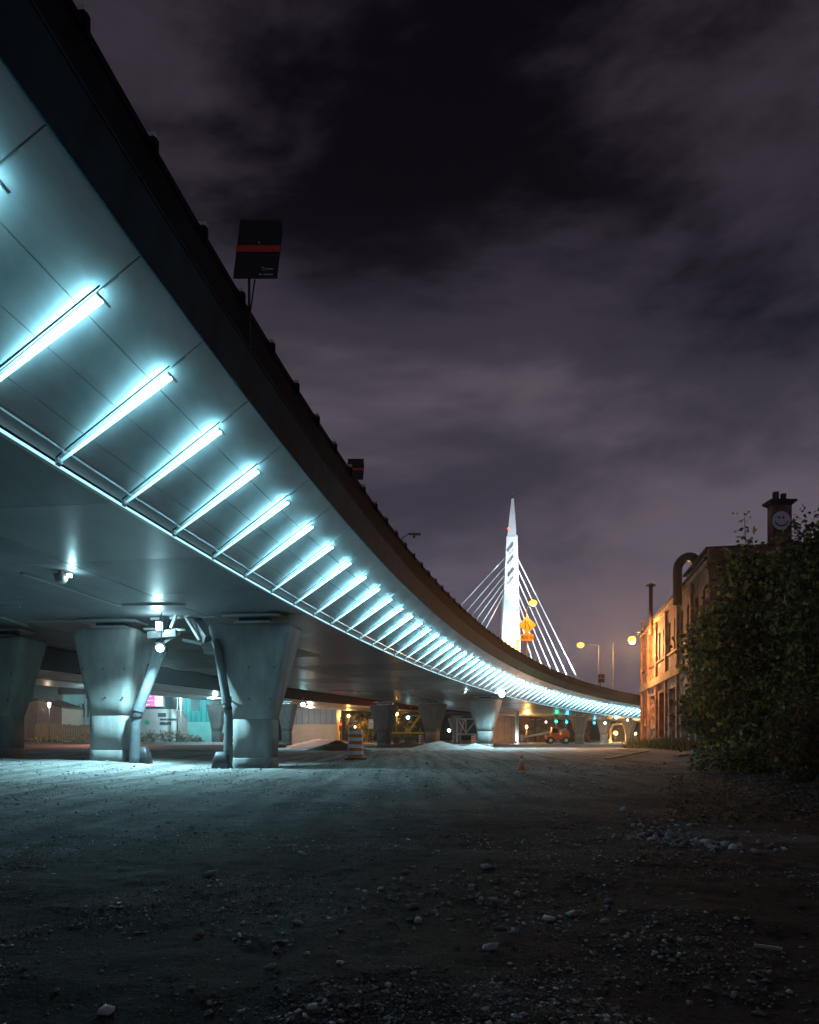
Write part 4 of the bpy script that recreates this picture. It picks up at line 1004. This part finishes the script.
r_, b0 = broot('picket_fence', 56, 84, 'weathered wooden picket fence in front of the beige shed', 'fence')
k = 0; px = 19.0
while px < 92:
    if not 24.5 < px < 33.5:
        h0 = 723.5 + rnd.uniform(-0.7, 0.9) + (px - 19) * 0.02
        wbox(px, px + 1.35, h0, 741, 84, 0.04, 'board', 'timber', r_, b0, rnd.uniform(-0.02, 0.02))
    px += 1.75
for py in (726.5, 733): wbox(33.6, 92, py, py + 0.9, 84, 0.05, 'rail', 'timber', r_, b0, 0.08)
r_, b0 = broot('lamp_post', 49.3, 79, 'old style lamp post with a lit lantern in front of the beige shed', 'lamp post')
lt = at(49.3, 705, 79).z
MB().tube([(0, 0, 0), (0, 0, 0.7), (0, 0, 0.72), (0, 0, lt - 0.25)], [0.13, 0.11, 0.06, 0.05], 10).build('pole', 'dark_metal', r_)
MB().lathe([(0.10, lt - 0.25), (0.2, lt + 0.22)], n=6).build('lantern', 'bulb_warm', r_)
MB().lathe([(0.26, lt + 0.222), (0.07, lt + 0.42), (0.03, lt + 0.55)], n=6).build('lantern_cap', 'dark_metal', r_)
lamp('lantern_lamp', (0, -0.4, lt), (1.0, 0.72, 0.5), 700, 0.15, r_)
r_, b0 = broot('colonnade_building', 62, 128, 'teal lit low building with white columns behind the shed', 'building')
wbox(32, 91, 694.5, 704.2, 128, 8, 'upper_wall', 'pale_wall', r_, b0); wbox(32, 91, 704.3, 738, 128, 6, 'recess', 'dark_wall', r_, b0, 1.2)
wbox(32, 91, 717.5, 742, 128, 1.0, 'plinth', 'pale_wall', r_, b0, 0.1)
px = 33
while px < 91: wbox(px, px + 2.3, 704.3, 717.4, 128, 0.6, 'column', 'pale_wall', r_, b0, 0.2); px += 4.6
wbox(44, 46.5, 688, 694.4, 128, 1.0, 'roof_unit', 'pale_wall', r_, b0, 1); wbox(47, 91, 686, 694.4, 128, 1, 'roof_screen', 'dark_wall', r_, b0, 3)
lamp('facade_lamp', (0, -7, 3.6), (0.25, 0.95, 1.0), 5000, 0.4, r_)
r_, b0 = broot('dark_house', 22, 118, 'dark block with one lit window at the far left', 'building')
wbox(-10, 34, 682, 742, 118, 8, 'wall', 'dark_wall', r_, b0)
wq = wbox(22.2, 25.4, 687.5, 693.6, 118, 0.08, 'window', 'window_lit', r_, b0, -0.084); wbox(22.2, 25.4, 694.6, 697, 118, 0.08, 'window', 'screen_white', r_, b0, -0.084)
wbox(23.6, 24.0, 687.6, 693.5, 118, 0.05, 'mullion', 'dark_metal', wq, b0, -0.14)
# utility pole, parked cars
def car(px, Y, mbody, lab):
    x_, y_ = pxy(px, Y); r_ = root('parked_car', (x_, y_, 0), lab, 'car', 'parked cars on the left')
    prof = [(-2.1, 0.35), (2.1, 0.35), (2.15, 0.75), (1.3, 0.92), (0.75, 1.42), (-0.9, 1.45), (-1.6, 0.98), (-2.15, 0.85)]
    MB().loft([[Vector((a, d, z)) for a, z in prof] for d in (-0.8, 0.8)]).build('body', mbody, r_)
    for a, c in ((-0.85, -0.05), (0.0, 0.72)): MB().hexa([Vector((a - .3, -0.82, 0.98)), Vector((c + 0.35, -0.82, 0.98)), Vector((c + 0.3, -0.802, 0.98)), Vector((a - .3, -0.802, 0.98)), Vector((a, -0.82, 1.36)), Vector((c, -0.82, 1.36)), Vector((c, -0.802, 1.36)), Vector((a, -0.802, 1.36))]).build('window', 'glass_dark', r_)
    for wx in (-1.3, 1.3):
        for wy in (-0.78, 0.78): 
            wh = MB().tube([(wx, wy - 0.1, 0.34), (wx, wy + 0.1, 0.34)], 0.34, 14).build('wheel', 'rubber', r_)
            MB().tube([(wx, wy - 0.115, 0.34), (wx, wy + 0.115, 0.34)], 0.19, 10).build('rim', 'galvanised', wh)
car(88, 100, 'car_red', 'red parked car by the far teal building, left of the left big pier'); car(72, 104, 'paint_white', 'white parked car behind the picket fence')
car(228, 108, 'car_red', 'red parked car beside the small far pier')
r_, b0 = broot('utility_pole', 85.5, 98, 'tall pale utility pole between the shed and the left big pier', 'pole')
MB().tube([(0, 0, 0), (0, 0, at(0, 687, 98).z)], [0.14, 0.10], 10).build('shaft', 'galvanised', r_); MB().bar((-0.4, 0, at(0, 689, 98).z), (0.05, 0, at(0, 689, 98).z), 0.08).build('bracket', 'galvanised', r_)
# billboard
r_, b0 = broot('billboard', 155, 106, 'pink and white glowing billboard between the big piers', 'billboard')
wbox(144, 163.5, 692.6, 707, 106, 0.4, 'cabinet', 'dark_metal', r_, b0); wbox(144.4, 154.5, 693.2, 706.4, 106, 0.05, 'pink_screen', 'screen_pink', r_, b0, -0.054)
wbox(154.8, 163, 693.2, 706.4, 106, 0.05, 'white_screen', 'screen_white', r_, b0, -0.054)
for py, w0, w1 in ((696, 146, 152), (700, 146, 153), (704, 146, 150)): wbox(w0, w1, py, py + 0.9, 106, 0.02, 'text_line', 'screen_text', r_, b0, -0.078)
for px in (148, 159): wbox(px, px + 1, 707.1, 743, 106, 0.15, 'leg', 'dark_metal', r_, b0, 0.1)
# pale marquee with round green mark
r_, b0 = broot('marquee', 158, 100, 'pale marquee with a round green mark on its wall, under the billboard', 'tent')
A = [(138, 742), (176, 742), (176, 717), (171, 709), (142, 709), (138, 713)]
MB().loft([[Vector(at(px, py, 100)) - b0 + Vector((0, d, 0)) for px, py in A] for d in (0, 5)]).build('canvas', 'pale_wall', r_)
gdc = at(147.3, 722.3, 100) - b0
MB().loft([[gdc + Vector((0.36 * math.cos(a), y_, 0.36 * math.sin(a))) for a in np.linspace(0, 2 * math.pi, 20, endpoint=False)] for y_ in (-0.05, -0.004)]).build('green_mark', 'green_dot', r_)
for (a, c, d, e_) in ((158, 166, 713, 717), (160, 177, 718.5, 720.5), (160, 171, 722, 725)): wbox(a, c, d, e_, 100, 0.06, 'opening', 'dark_wall', r_, b0, -0.064)
# teal glass hall
r_, b0 = broot('teal_hall', 205, 122, 'teal lit hall with pale base behind the small far pier', 'building')
wbox(182, 232, 690, 721.8, 122, 8, 'upper_wall', 'teal_wall', r_, b0); wbox(182, 232, 722, 743, 122, 7.9, 'base_wall', 'pale_wall', r_, b0, 0.05)
for px in range(186, 232, 5): wbox(px, px + 0.5, 690.5, 721.5, 122, 0.06, 'panel_joint', 'dark_wall', r_, b0, -0.064)
wbox(191.5, 200, 697, 711, 122, 0.08, 'window', 'dark_wall', r_, b0, -0.09)
lamp('facade_lamp', (0, -8, 5.5), (0.12, 0.90, 0.95), 2200, 0.4, r_)
for px, Y_, t_, lab in ((180.5, 95, 696, 'pale pole with an added lamp between the marquee and the teal hall'), (177.4, 97, 697, 'thin dark pole beside the marquee')):
    r_, b0 = broot('utility_pole', px, Y_, lab, 'pole', 'poles on the left')
    MB().tube([(0, 0, 0), (0, 0, at(0, t_, Y_).z)], [0.11, 0.08], 8).build('shaft', 'galvanised' if px > 180 else 'dark_metal', r_)
    if px > 180: MB().box((0.5, -0.1, at(0, t_ + 1, Y_).z), (0.6, 0.3, 0.14)).build('lamp_head', 'bulb_soft', r_); lamp('added_pole_lamp', (0.5, -0.3, at(0, t_ + 1, Y_).z - 0.3), (0.55, 0.93, 1.0), 3500, 0.2, r_)  # lamp head and light added to the pole to brighten the marquee
    MB().bar((-0.05, 0, at(0, t_ + 1, Y_).z), (0.45, 0, at(0, t_ + 0.5, Y_).z), 0.09).build('bracket', 'grey_metal', r_)
# shrubs along the rear road
SH = [(0.30, 0.20, 0.14), (0.36, 0.27, 0.19), (0.16, 0.16, 0.08), (0.42, 0.34, 0.26), (0.14, 0.18, 0.08)]
for k, (px, sz, lab) in enumerate(((142, 1.3, 'under the green mark'), (153, 1.4, 'below the billboard'), (164, 1.4, 'below the marquee opening'), (175, 1.6, 'below the pale pole'), (186, 1.1, 'in front of the teal hall'), (197, 0.8, 'left of the small far pier'))):
    bush(at(px, 741, 86)[:2] + (0,), [(0, 0, 0.55 * sz, 0.8, 0.7, 0.5 * sz)], 26, 16, 0.17, 'dry brown grassy shrub %s' % lab, 'dry shrubs along the rear road', SH, seed=120 + k, stems=3, name='shrub', cat='shrub', sprd=0.2)
for k, (px, lab) in enumerate(((22, 'at the left end of the picket fence'), (30, 'in the fence gap'), (44, 'left of the lamp post'), (58, 'right of the lamp post'), (76, 'before the right end of the fence'))):
    bush(at(px, 741, 82)[:2] + (0,), [(0, 0, 0.35, 0.9, 0.5, 0.45)], 18, 14, 0.16, 'low dark shrub %s' % lab, 'low shrubs by the picket fence', GREEN, seed=150 + k, stems=2, name='shrub', cat='shrub', sprd=0.18)

# ------------------------------------------------------------------ background, middle
r_, b0 = broot('warehouse', 316, 112, 'warehouse with blue grey top and beige base right of the right big pier', 'building')
wbox(286, 336.5, 708, 724.4, 112, 8, 'upper_wall', 'blue_grey_wall', r_, b0); wbox(286, 336.5, 724.5, 743, 112, 7.9, 'base_wall', 'beige_wall', r_, b0, 0.04)
for px in range(290, 336, 6): wbox(px, px + 0.4, 708.4, 724, 112, 0.05, 'panel_joint', 'dark_wall', r_, b0, -0.054)
lamp('facade_lamp', (0, -7, 3.0), (1.0, 0.8, 0.6), 900, 0.3, r_)
def signal(px, py, Y, lensname, lab, pole_h=True):
    c = at(px, py, Y); r_ = root('traffic_light', (c.x, c.y, 0), lab, 'traffic light', 'traffic lights beyond the viaduct')
    MB().tube([(0, 0.14, 0), (0, 0.14, c.z + 0.9)], 0.07, 8).build('pole', 'dark_metal', r_)
    which = {'lens_red': 2, 'lens_green': 0, 'lens_blue': 0}[lensname]
    z0 = c.z - (which - 0) * 0.36
    MB().box((0, 0, z0 + 0.36), (0.36, 0.2, 1.1)).build('housing', 'dark_metal', r_)
    for k in range(3): MB().ball((0, -0.11, z0 + 0.36 * k), 0.17 if k == which else 0.13, 10, 6, (1, 0.4, 1)).build('lens', lensname if k == which else 'lens_off', r_, True)
    lamp('signal_lamp', (0, -0.5, c.z), {'lens_red': (1, 0.06, 0.03), 'lens_green': (0.05, 1, 0.55), 'lens_blue': (0.05, 0.7, 1)}[lensname], 70, 0.15, r_)
signal(340.5, 724, 92, 'lens_red', 'red traffic light left of the striped drum')
signal(556, 721.5, 96, 'lens_green', 'green traffic light above the orange lifting machine')
signal(566.5, 722, 98, 'lens_blue', 'bluish green traffic light left of the dark teal pier')
signal(594, 723, 112, 'lens_blue', 'blue traffic light right of the dark teal pier')
def far_lamp(px, py, Y, W, lab, rb=0.2, warm=False):
    c = at(px, py, Y); r_ = root('street_lamp', (c.x, c.y, 0), lab, 'street lamp', 'far street lamps under the viaduct')
    MB().tube([(0, 0.2, 0), (0, 0.2, c.z + 0.15)], [0.09, 0.06], 8).build('pole', 'dark_metal', r_)
    MB().box((0, 0.06, c.z + 0.2), (0.3, 0.5, 0.1)).build('lamp_head', 'grey_metal', r_)
    MB().ball((0, 0, c.z), rb, 10, 6).build('bulb', 'bulb_warm' if warm else 'bulb_sodium', r_, True)
    lamp('sodium_lamp', (0, -0.35, c.z - 0.1), (1, 0.85, 0.75) if warm else (1.0, 0.48, 0.12), W, 0.15, r_)
far_lamp(348.6, 716, 118, 1600, 'orange street lamp above the striped drum, far under the deck')
far_lamp(396.8, 714, 96, 1200, 'orange street lamp at the right shoulder of the pier beside the drum')
far_lamp(355, 727, 100, 60, 'small white street lamp just above the striped drum', 0.14, True)
far_lamp(526.5, 727, 100, 1200, 'orange street lamp in front of the far brick wall')
far_lamp(615.5, 733, 108, 2400, 'large orange lamp glowing between the farthest piers', 0.34)
far_lamp(635.5, 733.5, 118, 600, 'small orange street lamp right of the farthest pier')
far_lamp(642.5, 731.5, 118, 600, 'small orange street lamp beside the far foot of the brick building')
# trees beyond
TG = [(0.035, 0.06, 0.02), (0.05, 0.07, 0.025), (0.03, 0.045, 0.02)]; TY = [(0.25, 0.20, 0.03), (0.30, 0.22, 0.04), (0.16, 0.16, 0.03)]  # TY puts yellow lamplight into the leaf colour
def tree(px, Y, h_, w_, lab, cols, seed):
    bush(at(px, 740, Y)[:2] + (0,), [(0, 0, h_ * 0.62, w_ / 2, w_ / 2, h_ * 0.36), (w_ * .15, 0, h_ * 0.45, w_ / 2.4, w_ / 2.4, h_ * .28)], 60, 16, 0.34, lab, 'trees beyond the viaduct', cols, seed=seed, stems=4, name='tree', cat='tree', sprd=0.35)
tree(358, 124, 5.8, 5.0, 'dark round tree behind the orange street lamp', TG, 201); tree(365.5, 116, 3.6, 2.2, 'yellow lit small tree right of the striped drum', TY, 202)
tree(405, 120, 5.4, 5.0, 'dark tree behind the yellow boom', TG, 203); tree(330, 130, 6, 5, 'dark tree behind the warehouse corner', TG, 204)
tree(500, 140, 6.0, 5, 'dark tree behind the floodlit middle pier', TG, 205); tree(425, 124, 6.2, 5, 'dark tree behind the middle distance piers', TG, 206)
r_, b0 = broot('street_sign', 371, 104, 'small pale blue street sign left of the middle distance pier', 'sign'); wbox(368.5, 373.5, 719, 728.5, 104, 0.05, 'panel', 'sign_blue', r_, b0); wbox(370.7, 371.3, 728.6, 743, 104, 0.06, 'post', 'dark_metal', r_, b0, 0.0); wbox(369.5, 372.5, 721, 722, 104, 0.02, 'stripe', 'paint_white', r_, b0, -0.024)
# yellow boom platform
r_, b0 = broot('boom_lift', 412, 88, 'yellow boom lift platform behind the middle distance piers', 'boom lift')
wbox(392, 424, 732, 733.6, 88, 2, 'chassis_beam', 'yellow_paint', r_, b0); wbox(405, 411, 728, 731.9, 88, 1.4, 'engine_cover', 'yellow_paint', r_, b0)
A = at(409, 731, 88) - b0; C = at(420, 715.5, 88) - b0; MB().bar(A + Vector((0, .7, 0)), C + Vector((0, .7, 0)), 0.3).build('boom', 'yellow_paint', r_)
A = at(409, 715.5, 88) - b0; MB().bar(A + Vector((0, .7, 0)), C + Vector((0, .7, 0)), 0.2).build('jib', 'galvanised', r_)
for px in (396, 408, 420):
    wbox(px, px + 0.6, 727.6, 731.9, 88, 0.08, 'rail_post', 'yellow_paint', r_, b0, 0.04)
    cc2 = at(px, 739, 88) - b0; MB().tube([cc2 + Vector((0, -0.1, -0.15)), cc2 + Vector((0, 0.25, -0.15))], 0.46, 14).build('wheel', 'rubber', r_)
# steel trestle
r_, b0 = broot('steel_trestle', 463, 82, 'white steel trestle with crossed braces between the middle distance piers', 'trestle')
for a, c in (((457, 718), (457, 742)), ((477.5, 718), (477.5, 742)), ((457, 719), (478, 719)), ((457, 734), (478, 734)), ((458, 719), (466, 733)), ((466, 733), (477, 719)), ((466, 719), (466, 734))):
    A = at(*a, 82) - b0; C = at(*c, 82) - b0; A.z = max(A.z, 0.02); C.z = max(C.z, 0.02); MB().bar(A, C, 0.14, 0.12, up=(0, 1, 0)).build('brace', 'paint_white', r_)
MB().bar(at(457, 734.5, 82) - b0 + Vector((0, .4, 0)), at(478, 734.5, 82) - b0 + Vector((0, .4, 0)), 0.9, 0.2).build('platform', 'galvanised', r_)

# ------------------------------------------------------------------ background, right of the middle pier
r_, b0 = broot('pink_hall', 503, 108, 'pinkish pale wall right of the floodlit middle pier', 'building')
wbox(490, 515, 690, 743, 108, 5, 'wall', 'pink_wall', r_, b0)
for px in (497, 504, 511): wbox(px, px + 0.5, 692, 742, 108, 0.05, 'joint', 'beige_wall', r_, b0, -0.054)
r_, b0 = broot('white_column', 517, 88, 'slim white lit column left of the lifting machine', 'column')
zt = fr(nearest(*pxy(517, 88))[0])[2] - 0.02
MB().tube([(0, 0, 0), (0, 0, zt)], 0.24, 14).build('shaft', 'paint_white', r_, True); MB().lathe([(0.4, 0), (0.4, 0.25), (0.26, 0.3)], n=14).build('foot', 'concrete_pale', r_)
lamp('uplight_lamp', (-0.3, -0.9, 0.5), (0.75, 0.92, 1.0), 90, 0.1, r_); MB().box((-0.3, -0.9, 0.2), (0.25, 0.2, 0.2)).build('uplight', 'dark_metal', r_)
r_, b0 = broot('far_brick_block', 545, 118, 'far brick block lit orange behind the lifting machine', 'building')
wbox(519, 590, 703, 743, 118, 8, 'wall', 'brick', r_, b0)
for px in (530, 537.5, 545, 552.5, 560): 
    wq = wbox(px, px + 3.2, 711, 719, 118, 0.06, 'window', 'window_dark', r_, b0, -0.064); wbox(px - 0.3, px + 3.5, 719.2, 719.9, 118, 0.15, 'sill', 'stone_band', wq, b0, -0.154)
wbox(534, 536, 707, 742, 118, 0.3, 'downpipe', 'dark_metal', r_, b0, -0.304)
# telehandler
x_, y_ = pxy(557, 91); r_ = root('telehandler', (x_, y_, 0), 'orange lifting machine with a long grey boom, parked left of the dark teal pier', 'telehandler')
MB().box((0, 0, 0.85), (2.9, 1.3, 0.5)).build('chassis', 'machine_orange', r_, bevel=0.05)
MB().loft([[Vector((a, d, z)) for a, z in ((-0.9, 1.1), (0.2, 1.1), (0.2, 1.95), (-0.1, 2.15), (-0.75, 2.15))] for d in (-0.62, 0.1)]).build('cab', 'machine_orange', r_)
MB().loft([[Vector((a, d, z)) for a, z in ((-0.75, 1.4), (0.08, 1.4), (0.08, 1.9), (-0.65, 2.0))] for d in (-0.65, -0.622)]).build('cab_window', 'glass_dark', r_)
MB().box((0.95, 0, 1.4), (1.0, 1.1, 0.6)).build('engine_cover', 'machine_orange', r_, bevel=0.06)
MB().bar((1.3, 0.4, 1.85), (-2.1, 0.4, 1.25), 0.3, 0.32).build('boom', 'machine_grey', r_); MB().bar((-2.0, 0.4, 1.27), (-4.2, 0.4, 0.85), 0.22, 0.24).build('boom_extension', 'machine_grey', r_)
MB().box((-4.35, 0.4, 0.75), (0.25, 1.0, 0.8)).build('carriage', 'machine_grey', r_); 
for d in (0.1, 0.7): MB().bar((-4.4, d, 0.38), (-5.3, d, 0.36), 0.1, 0.05).build('fork', 'dark_metal', r_)
for wx in (-0.95, 1.0):
    for wy in (-0.62, 0.62):
        wh = MB().tube([(wx, wy - 0.18, 0.46), (wx, wy + 0.18, 0.46)], 0.46, 18).build('wheel', 'rubber', r_); MB().tube([(wx, wy - 0.2, 0.46), (wx, wy + 0.2, 0.46)], 0.22, 12).build('rim', 'paint_white', wh)
# orange arch frame at the far end
r_, b0 = broot('portal_frame', 615, 109, 'orange lit portal frame between the farthest piers', 'frame')
MB().tube([at(610, 743, 109) - b0, at(610.6, 730, 109) - b0, at(613, 725, 109) - b0, at(618, 724, 109) - b0, at(626, 724.5, 109) - b0, at(626.4, 743, 109) - b0], 0.2, 8).build('frame', 'concrete_pale', r_)
for k, (px0, px1, py, Y_, lab) in enumerate(((640, 760, 700, 170, 'dark far block beyond the old brick building'), (520, 650, 716, 165, 'long dark far block behind the farthest piers'), (380, 520, 712, 175, 'long dark far block behind the middle distance piers'), (210, 380, 708, 172, 'dark far block behind the warehouse'), (-60, 230, 690, 175, 'dark far block behind the teal hall'))):
    r_, b0 = broot('distant_block', (px0 + px1) / 2, Y_, lab, 'building', 'distant blocks')
    wbox(px0, px1, py, 743, Y_, 12, 'wall', 'dark_wall', r_, b0); wbox(px0 - 1, px1 + 1, py - 1, py - 0.02, Y_, 12.2, 'parapet', 'roof_tar', r_, b0, -0.1)
    for j in range(6):
        a = px0 + (px1 - px0) * (j + 0.3) / 6; wbox(a, a + 3, py + 5, py + 9, Y_, 0.06, 'window', 'window_dark', r_, b0, -0.065)

# ------------------------------------------------------------------ loose stones, gravel, litter
ico = bmesh.new(); bmesh.ops.create_icosphere(ico, subdivisions=1, radius=1.0)
IV = np.array([v.co[:] for v in ico.verts]); IF = np.array([[v.index for v in f_.verts] for f_ in ico.faces]); ico.free()
def stones(pos, size, name, cols, seed, flat=0.62):
    g_ = np.random.default_rng(seed); n = len(pos)
    v = IV[None] * (1 + g_.normal(0, 0.28, (n, len(IV), 1))) * np.stack([g_.uniform(0.7, 1.3, n), g_.uniform(0.7, 1.3, n), g_.uniform(0.45, 0.9, n) * flat / 0.62], 1)[:, None, :]
    a = g_.uniform(0, 2 * np.pi, n); ca, sa = np.cos(a)[:, None], np.sin(a)[:, None]
    tl = g_.normal(0, 0.25, n)[:, None]
    x, y, z = v[..., 0], v[..., 1], v[..., 2]; z = z + x * tl
    v = np.stack([x * ca - y * sa, x * sa + y * ca, z], -1) * size[:, None, None] + pos[:, None, :]
    f = (IF[None] + (np.arange(n) * len(IV))[:, None, None]).reshape(-1, 3)
    pal = np.array(cols); c = pal[g_.integers(0, len(pal), n)] * np.exp(g_.normal(0, 0.3, (n, 1)))
    return v.reshape(-1, 3), f, np.repeat(c, len(IV), 0)
SC = [(0.24, 0.225, 0.23), (0.36, 0.34, 0.35), (0.16, 0.15, 0.155), (0.48, 0.46, 0.47), (0.10, 0.095, 0.10)]
n = 110000
yy = np.exp(nrg.uniform(np.log(1.55), np.log(26), n)); xx = nrg.uniform(-0.75, 0.75, n) * yy
den = fbm(xx * 0.9 + 40, yy * 0.9 + 11, 4); keep = nrg.random(n) < np.clip((den - 0.40) * 5.5, 0.06, 1)
xx, yy = xx[keep], yy[keep]
sz = np.clip(np.exp(nrg.normal(-5.75, 0.68, len(xx))), 0.002, 0.013) * (1 + 0.02 * yy ** 1.55)
pos = np.stack([xx, yy, gz(xx, yy) - sz * 0.05], 1)
v, f, c = stones(pos, sz, 'gravel', SC, 5)
tag(mesh_np('gravel', v, f, 'stone', None, c), kind='stuff')
# clusters of rubble
cl = [(700, 845, 0.30, 130, 0.022), (650, 830, 0.25, 40, 0.018), (262, 935, 0.16, 40, 0.010), (500, 925, 0.12, 20, 0.010), (750, 985, 0.15, 50, 0.009), (520, 905, 0.25, 30, 0.012), (420, 880, 0.3, 50, 0.014), (440, 905, 0.3, 60, 0.013)]
px_, py_, ss_ = [], [], []
for (px, py, sp_, k, s1) in cl:
    Y_ = F / (py - HOR); x_ = (px - CX) / F * Y_
    px_ += list(nrg.normal(x_, sp_, k)); py_ += list(nrg.normal(Y_, sp_ * 1.2, k)); ss_ += list(s1 * np.exp(nrg.normal(0, 0.45, k)))
px_, py_, ss_ = map(np.array, (px_, py_, ss_))
v, f, c = stones(np.stack([px_, py_, gz(px_, py_) + ss_ * 0.25], 1), ss_, 'rubble', [(0.38, 0.34, 0.35), (0.28, 0.25, 0.26), (0.46, 0.42, 0.43)], 6)
tag(mesh_np('rubble', v, f, 'stone', None, c), kind='stuff')
# single stones one can point at
for k, (px, py, s1, lab) in enumerate(((106, 1013, 0.036, 'pale flat stone at the bottom left edge of the picture'), (270, 967, 0.022, 'pale rounded stone left of the middle foreground'),
        (340, 967, 0.018, 'light stone in the middle foreground, slightly yellowish'), (312, 1013, 0.024, 'pale stone at the bottom, left of the middle'), (608, 898, 0.024, 'rounded grey stone in the right middle foreground'),
        (622, 911, 0.024, 'rounded stone just below another in the right middle foreground'), (450, 918, 0.02, 'flat pale stone near the middle foreground'), (625, 812, 0.06, 'long flat slab of stone on the dark track'), (210, 876, 0.05, 'flat pale slab lying left of the middle'), (302, 853, 0.05, 'flat slab of stone in the middle of the gravel'))):
    Y_ = F / (py - HOR); x_ = (px - CX) / F * Y_
    v, f, c = stones(np.array([[0, 0, s1 * 0.2]]), np.array([s1]), 'stone', [(0.42, 0.42, 0.42)] if k != 2 else [(0.5, 0.46, 0.3)], 30 + k, 0.5)
    o = mesh_np('stone', v, f, 'stone', None, c); o.location = (x_, Y_, gzf(x_, Y_)); tag(o, lab, 'stone', 'loose stones in the foreground')
# planks and scrap
def plank(pa, pb, w_, h_, lab, name='plank', mm='timber_pale'):
    Ya, Yb = F / (pa[1] - HOR), F / (pb[1] - HOR); A = Vector(((pa[0] - CX) / F * Ya, Ya, 0)); C = Vector(((pb[0] - CX) / F * Yb, Yb, 0))
    A.z = gzf(A.x, A.y) + h_ / 2 + 0.01; C.z = gzf(C.x, C.y) + h_ / 2 + 0.01
    o = MB().bar(A - A, C - A, w_, h_).build(name, mm); o.location = A; tag(o, lab, 'plank', 'scrap timber')
plank((606, 758.8), (648, 755), 0.16, 0.06, 'long pale plank lying before the foot of the brick building')
plank((754, 944), (782, 948), 0.02, 0.012, 'short pale wood sliver in the right foreground')
plank((676, 760.5), (690, 760), 0.3, 0.1, 'pale broken board by the weeds at the brick wall')
o = MB().loft([rrect(0.42, 0.35, 0.05, 0), rrect(0.40, 0.33, 0.05, 0.3)]).build('concrete_block', 'concrete_pale'); x_, y_ = pxy(698, 27.5); o.location = (x_, y_, gzf(x_, y_)); tag(o, 'small pale concrete block at the edge of the bushes', 'block')
# fallen leaves on the bank at the right
n = 3200; yy = nrg.uniform(8, 19, n); xx = yy * nrg.uniform(0.36, 0.62, n)
v, f, c = leaf_cloud(np.stack([xx, yy, gz(xx, yy) + 0.015], 1), 1, 0.004, 0.055, [(0.16, 0.10, 0.05), (0.10, 0.06, 0.03), (0.20, 0.15, 0.09)], 8, flat=4.0)
tag(mesh_np('fallen_leaves', v, f, 'leaf', None, c), kind='stuff')

# ------------------------------------------------------------------ night air
hx0, hx1, hy0, hy1 = gx[0] - 4, gx[-1] + 4, gy[0] - 4, gy[-1] + 4
hz = MB().box(((hx0 + hx1) / 2, (hy0 + hy1) / 2, 35.4), (hx1 - hx0, hy1 - hy0, 73.6)).build('haze', 'concrete')
m = bpy.data.materials.new('haze_air'); m.use_nodes = True; t = m.node_tree
for n_ in list(t.nodes): t.nodes.remove(n_)
oo = t.nodes.new('ShaderNodeOutputMaterial'); pv = t.nodes.new('ShaderNodeVolumePrincipled')
pv.inputs['Color'].default_value = (0.92, 0.94, 0.96, 1); pv.inputs['Density'].default_value = 0.0006; pv.inputs['Anisotropy'].default_value = 0.88
t.links.new(pv.outputs[0], oo.inputs['Volume']); hz.data.materials.clear(); hz.data.materials.append(m)
tag(hz, kind='stuff')
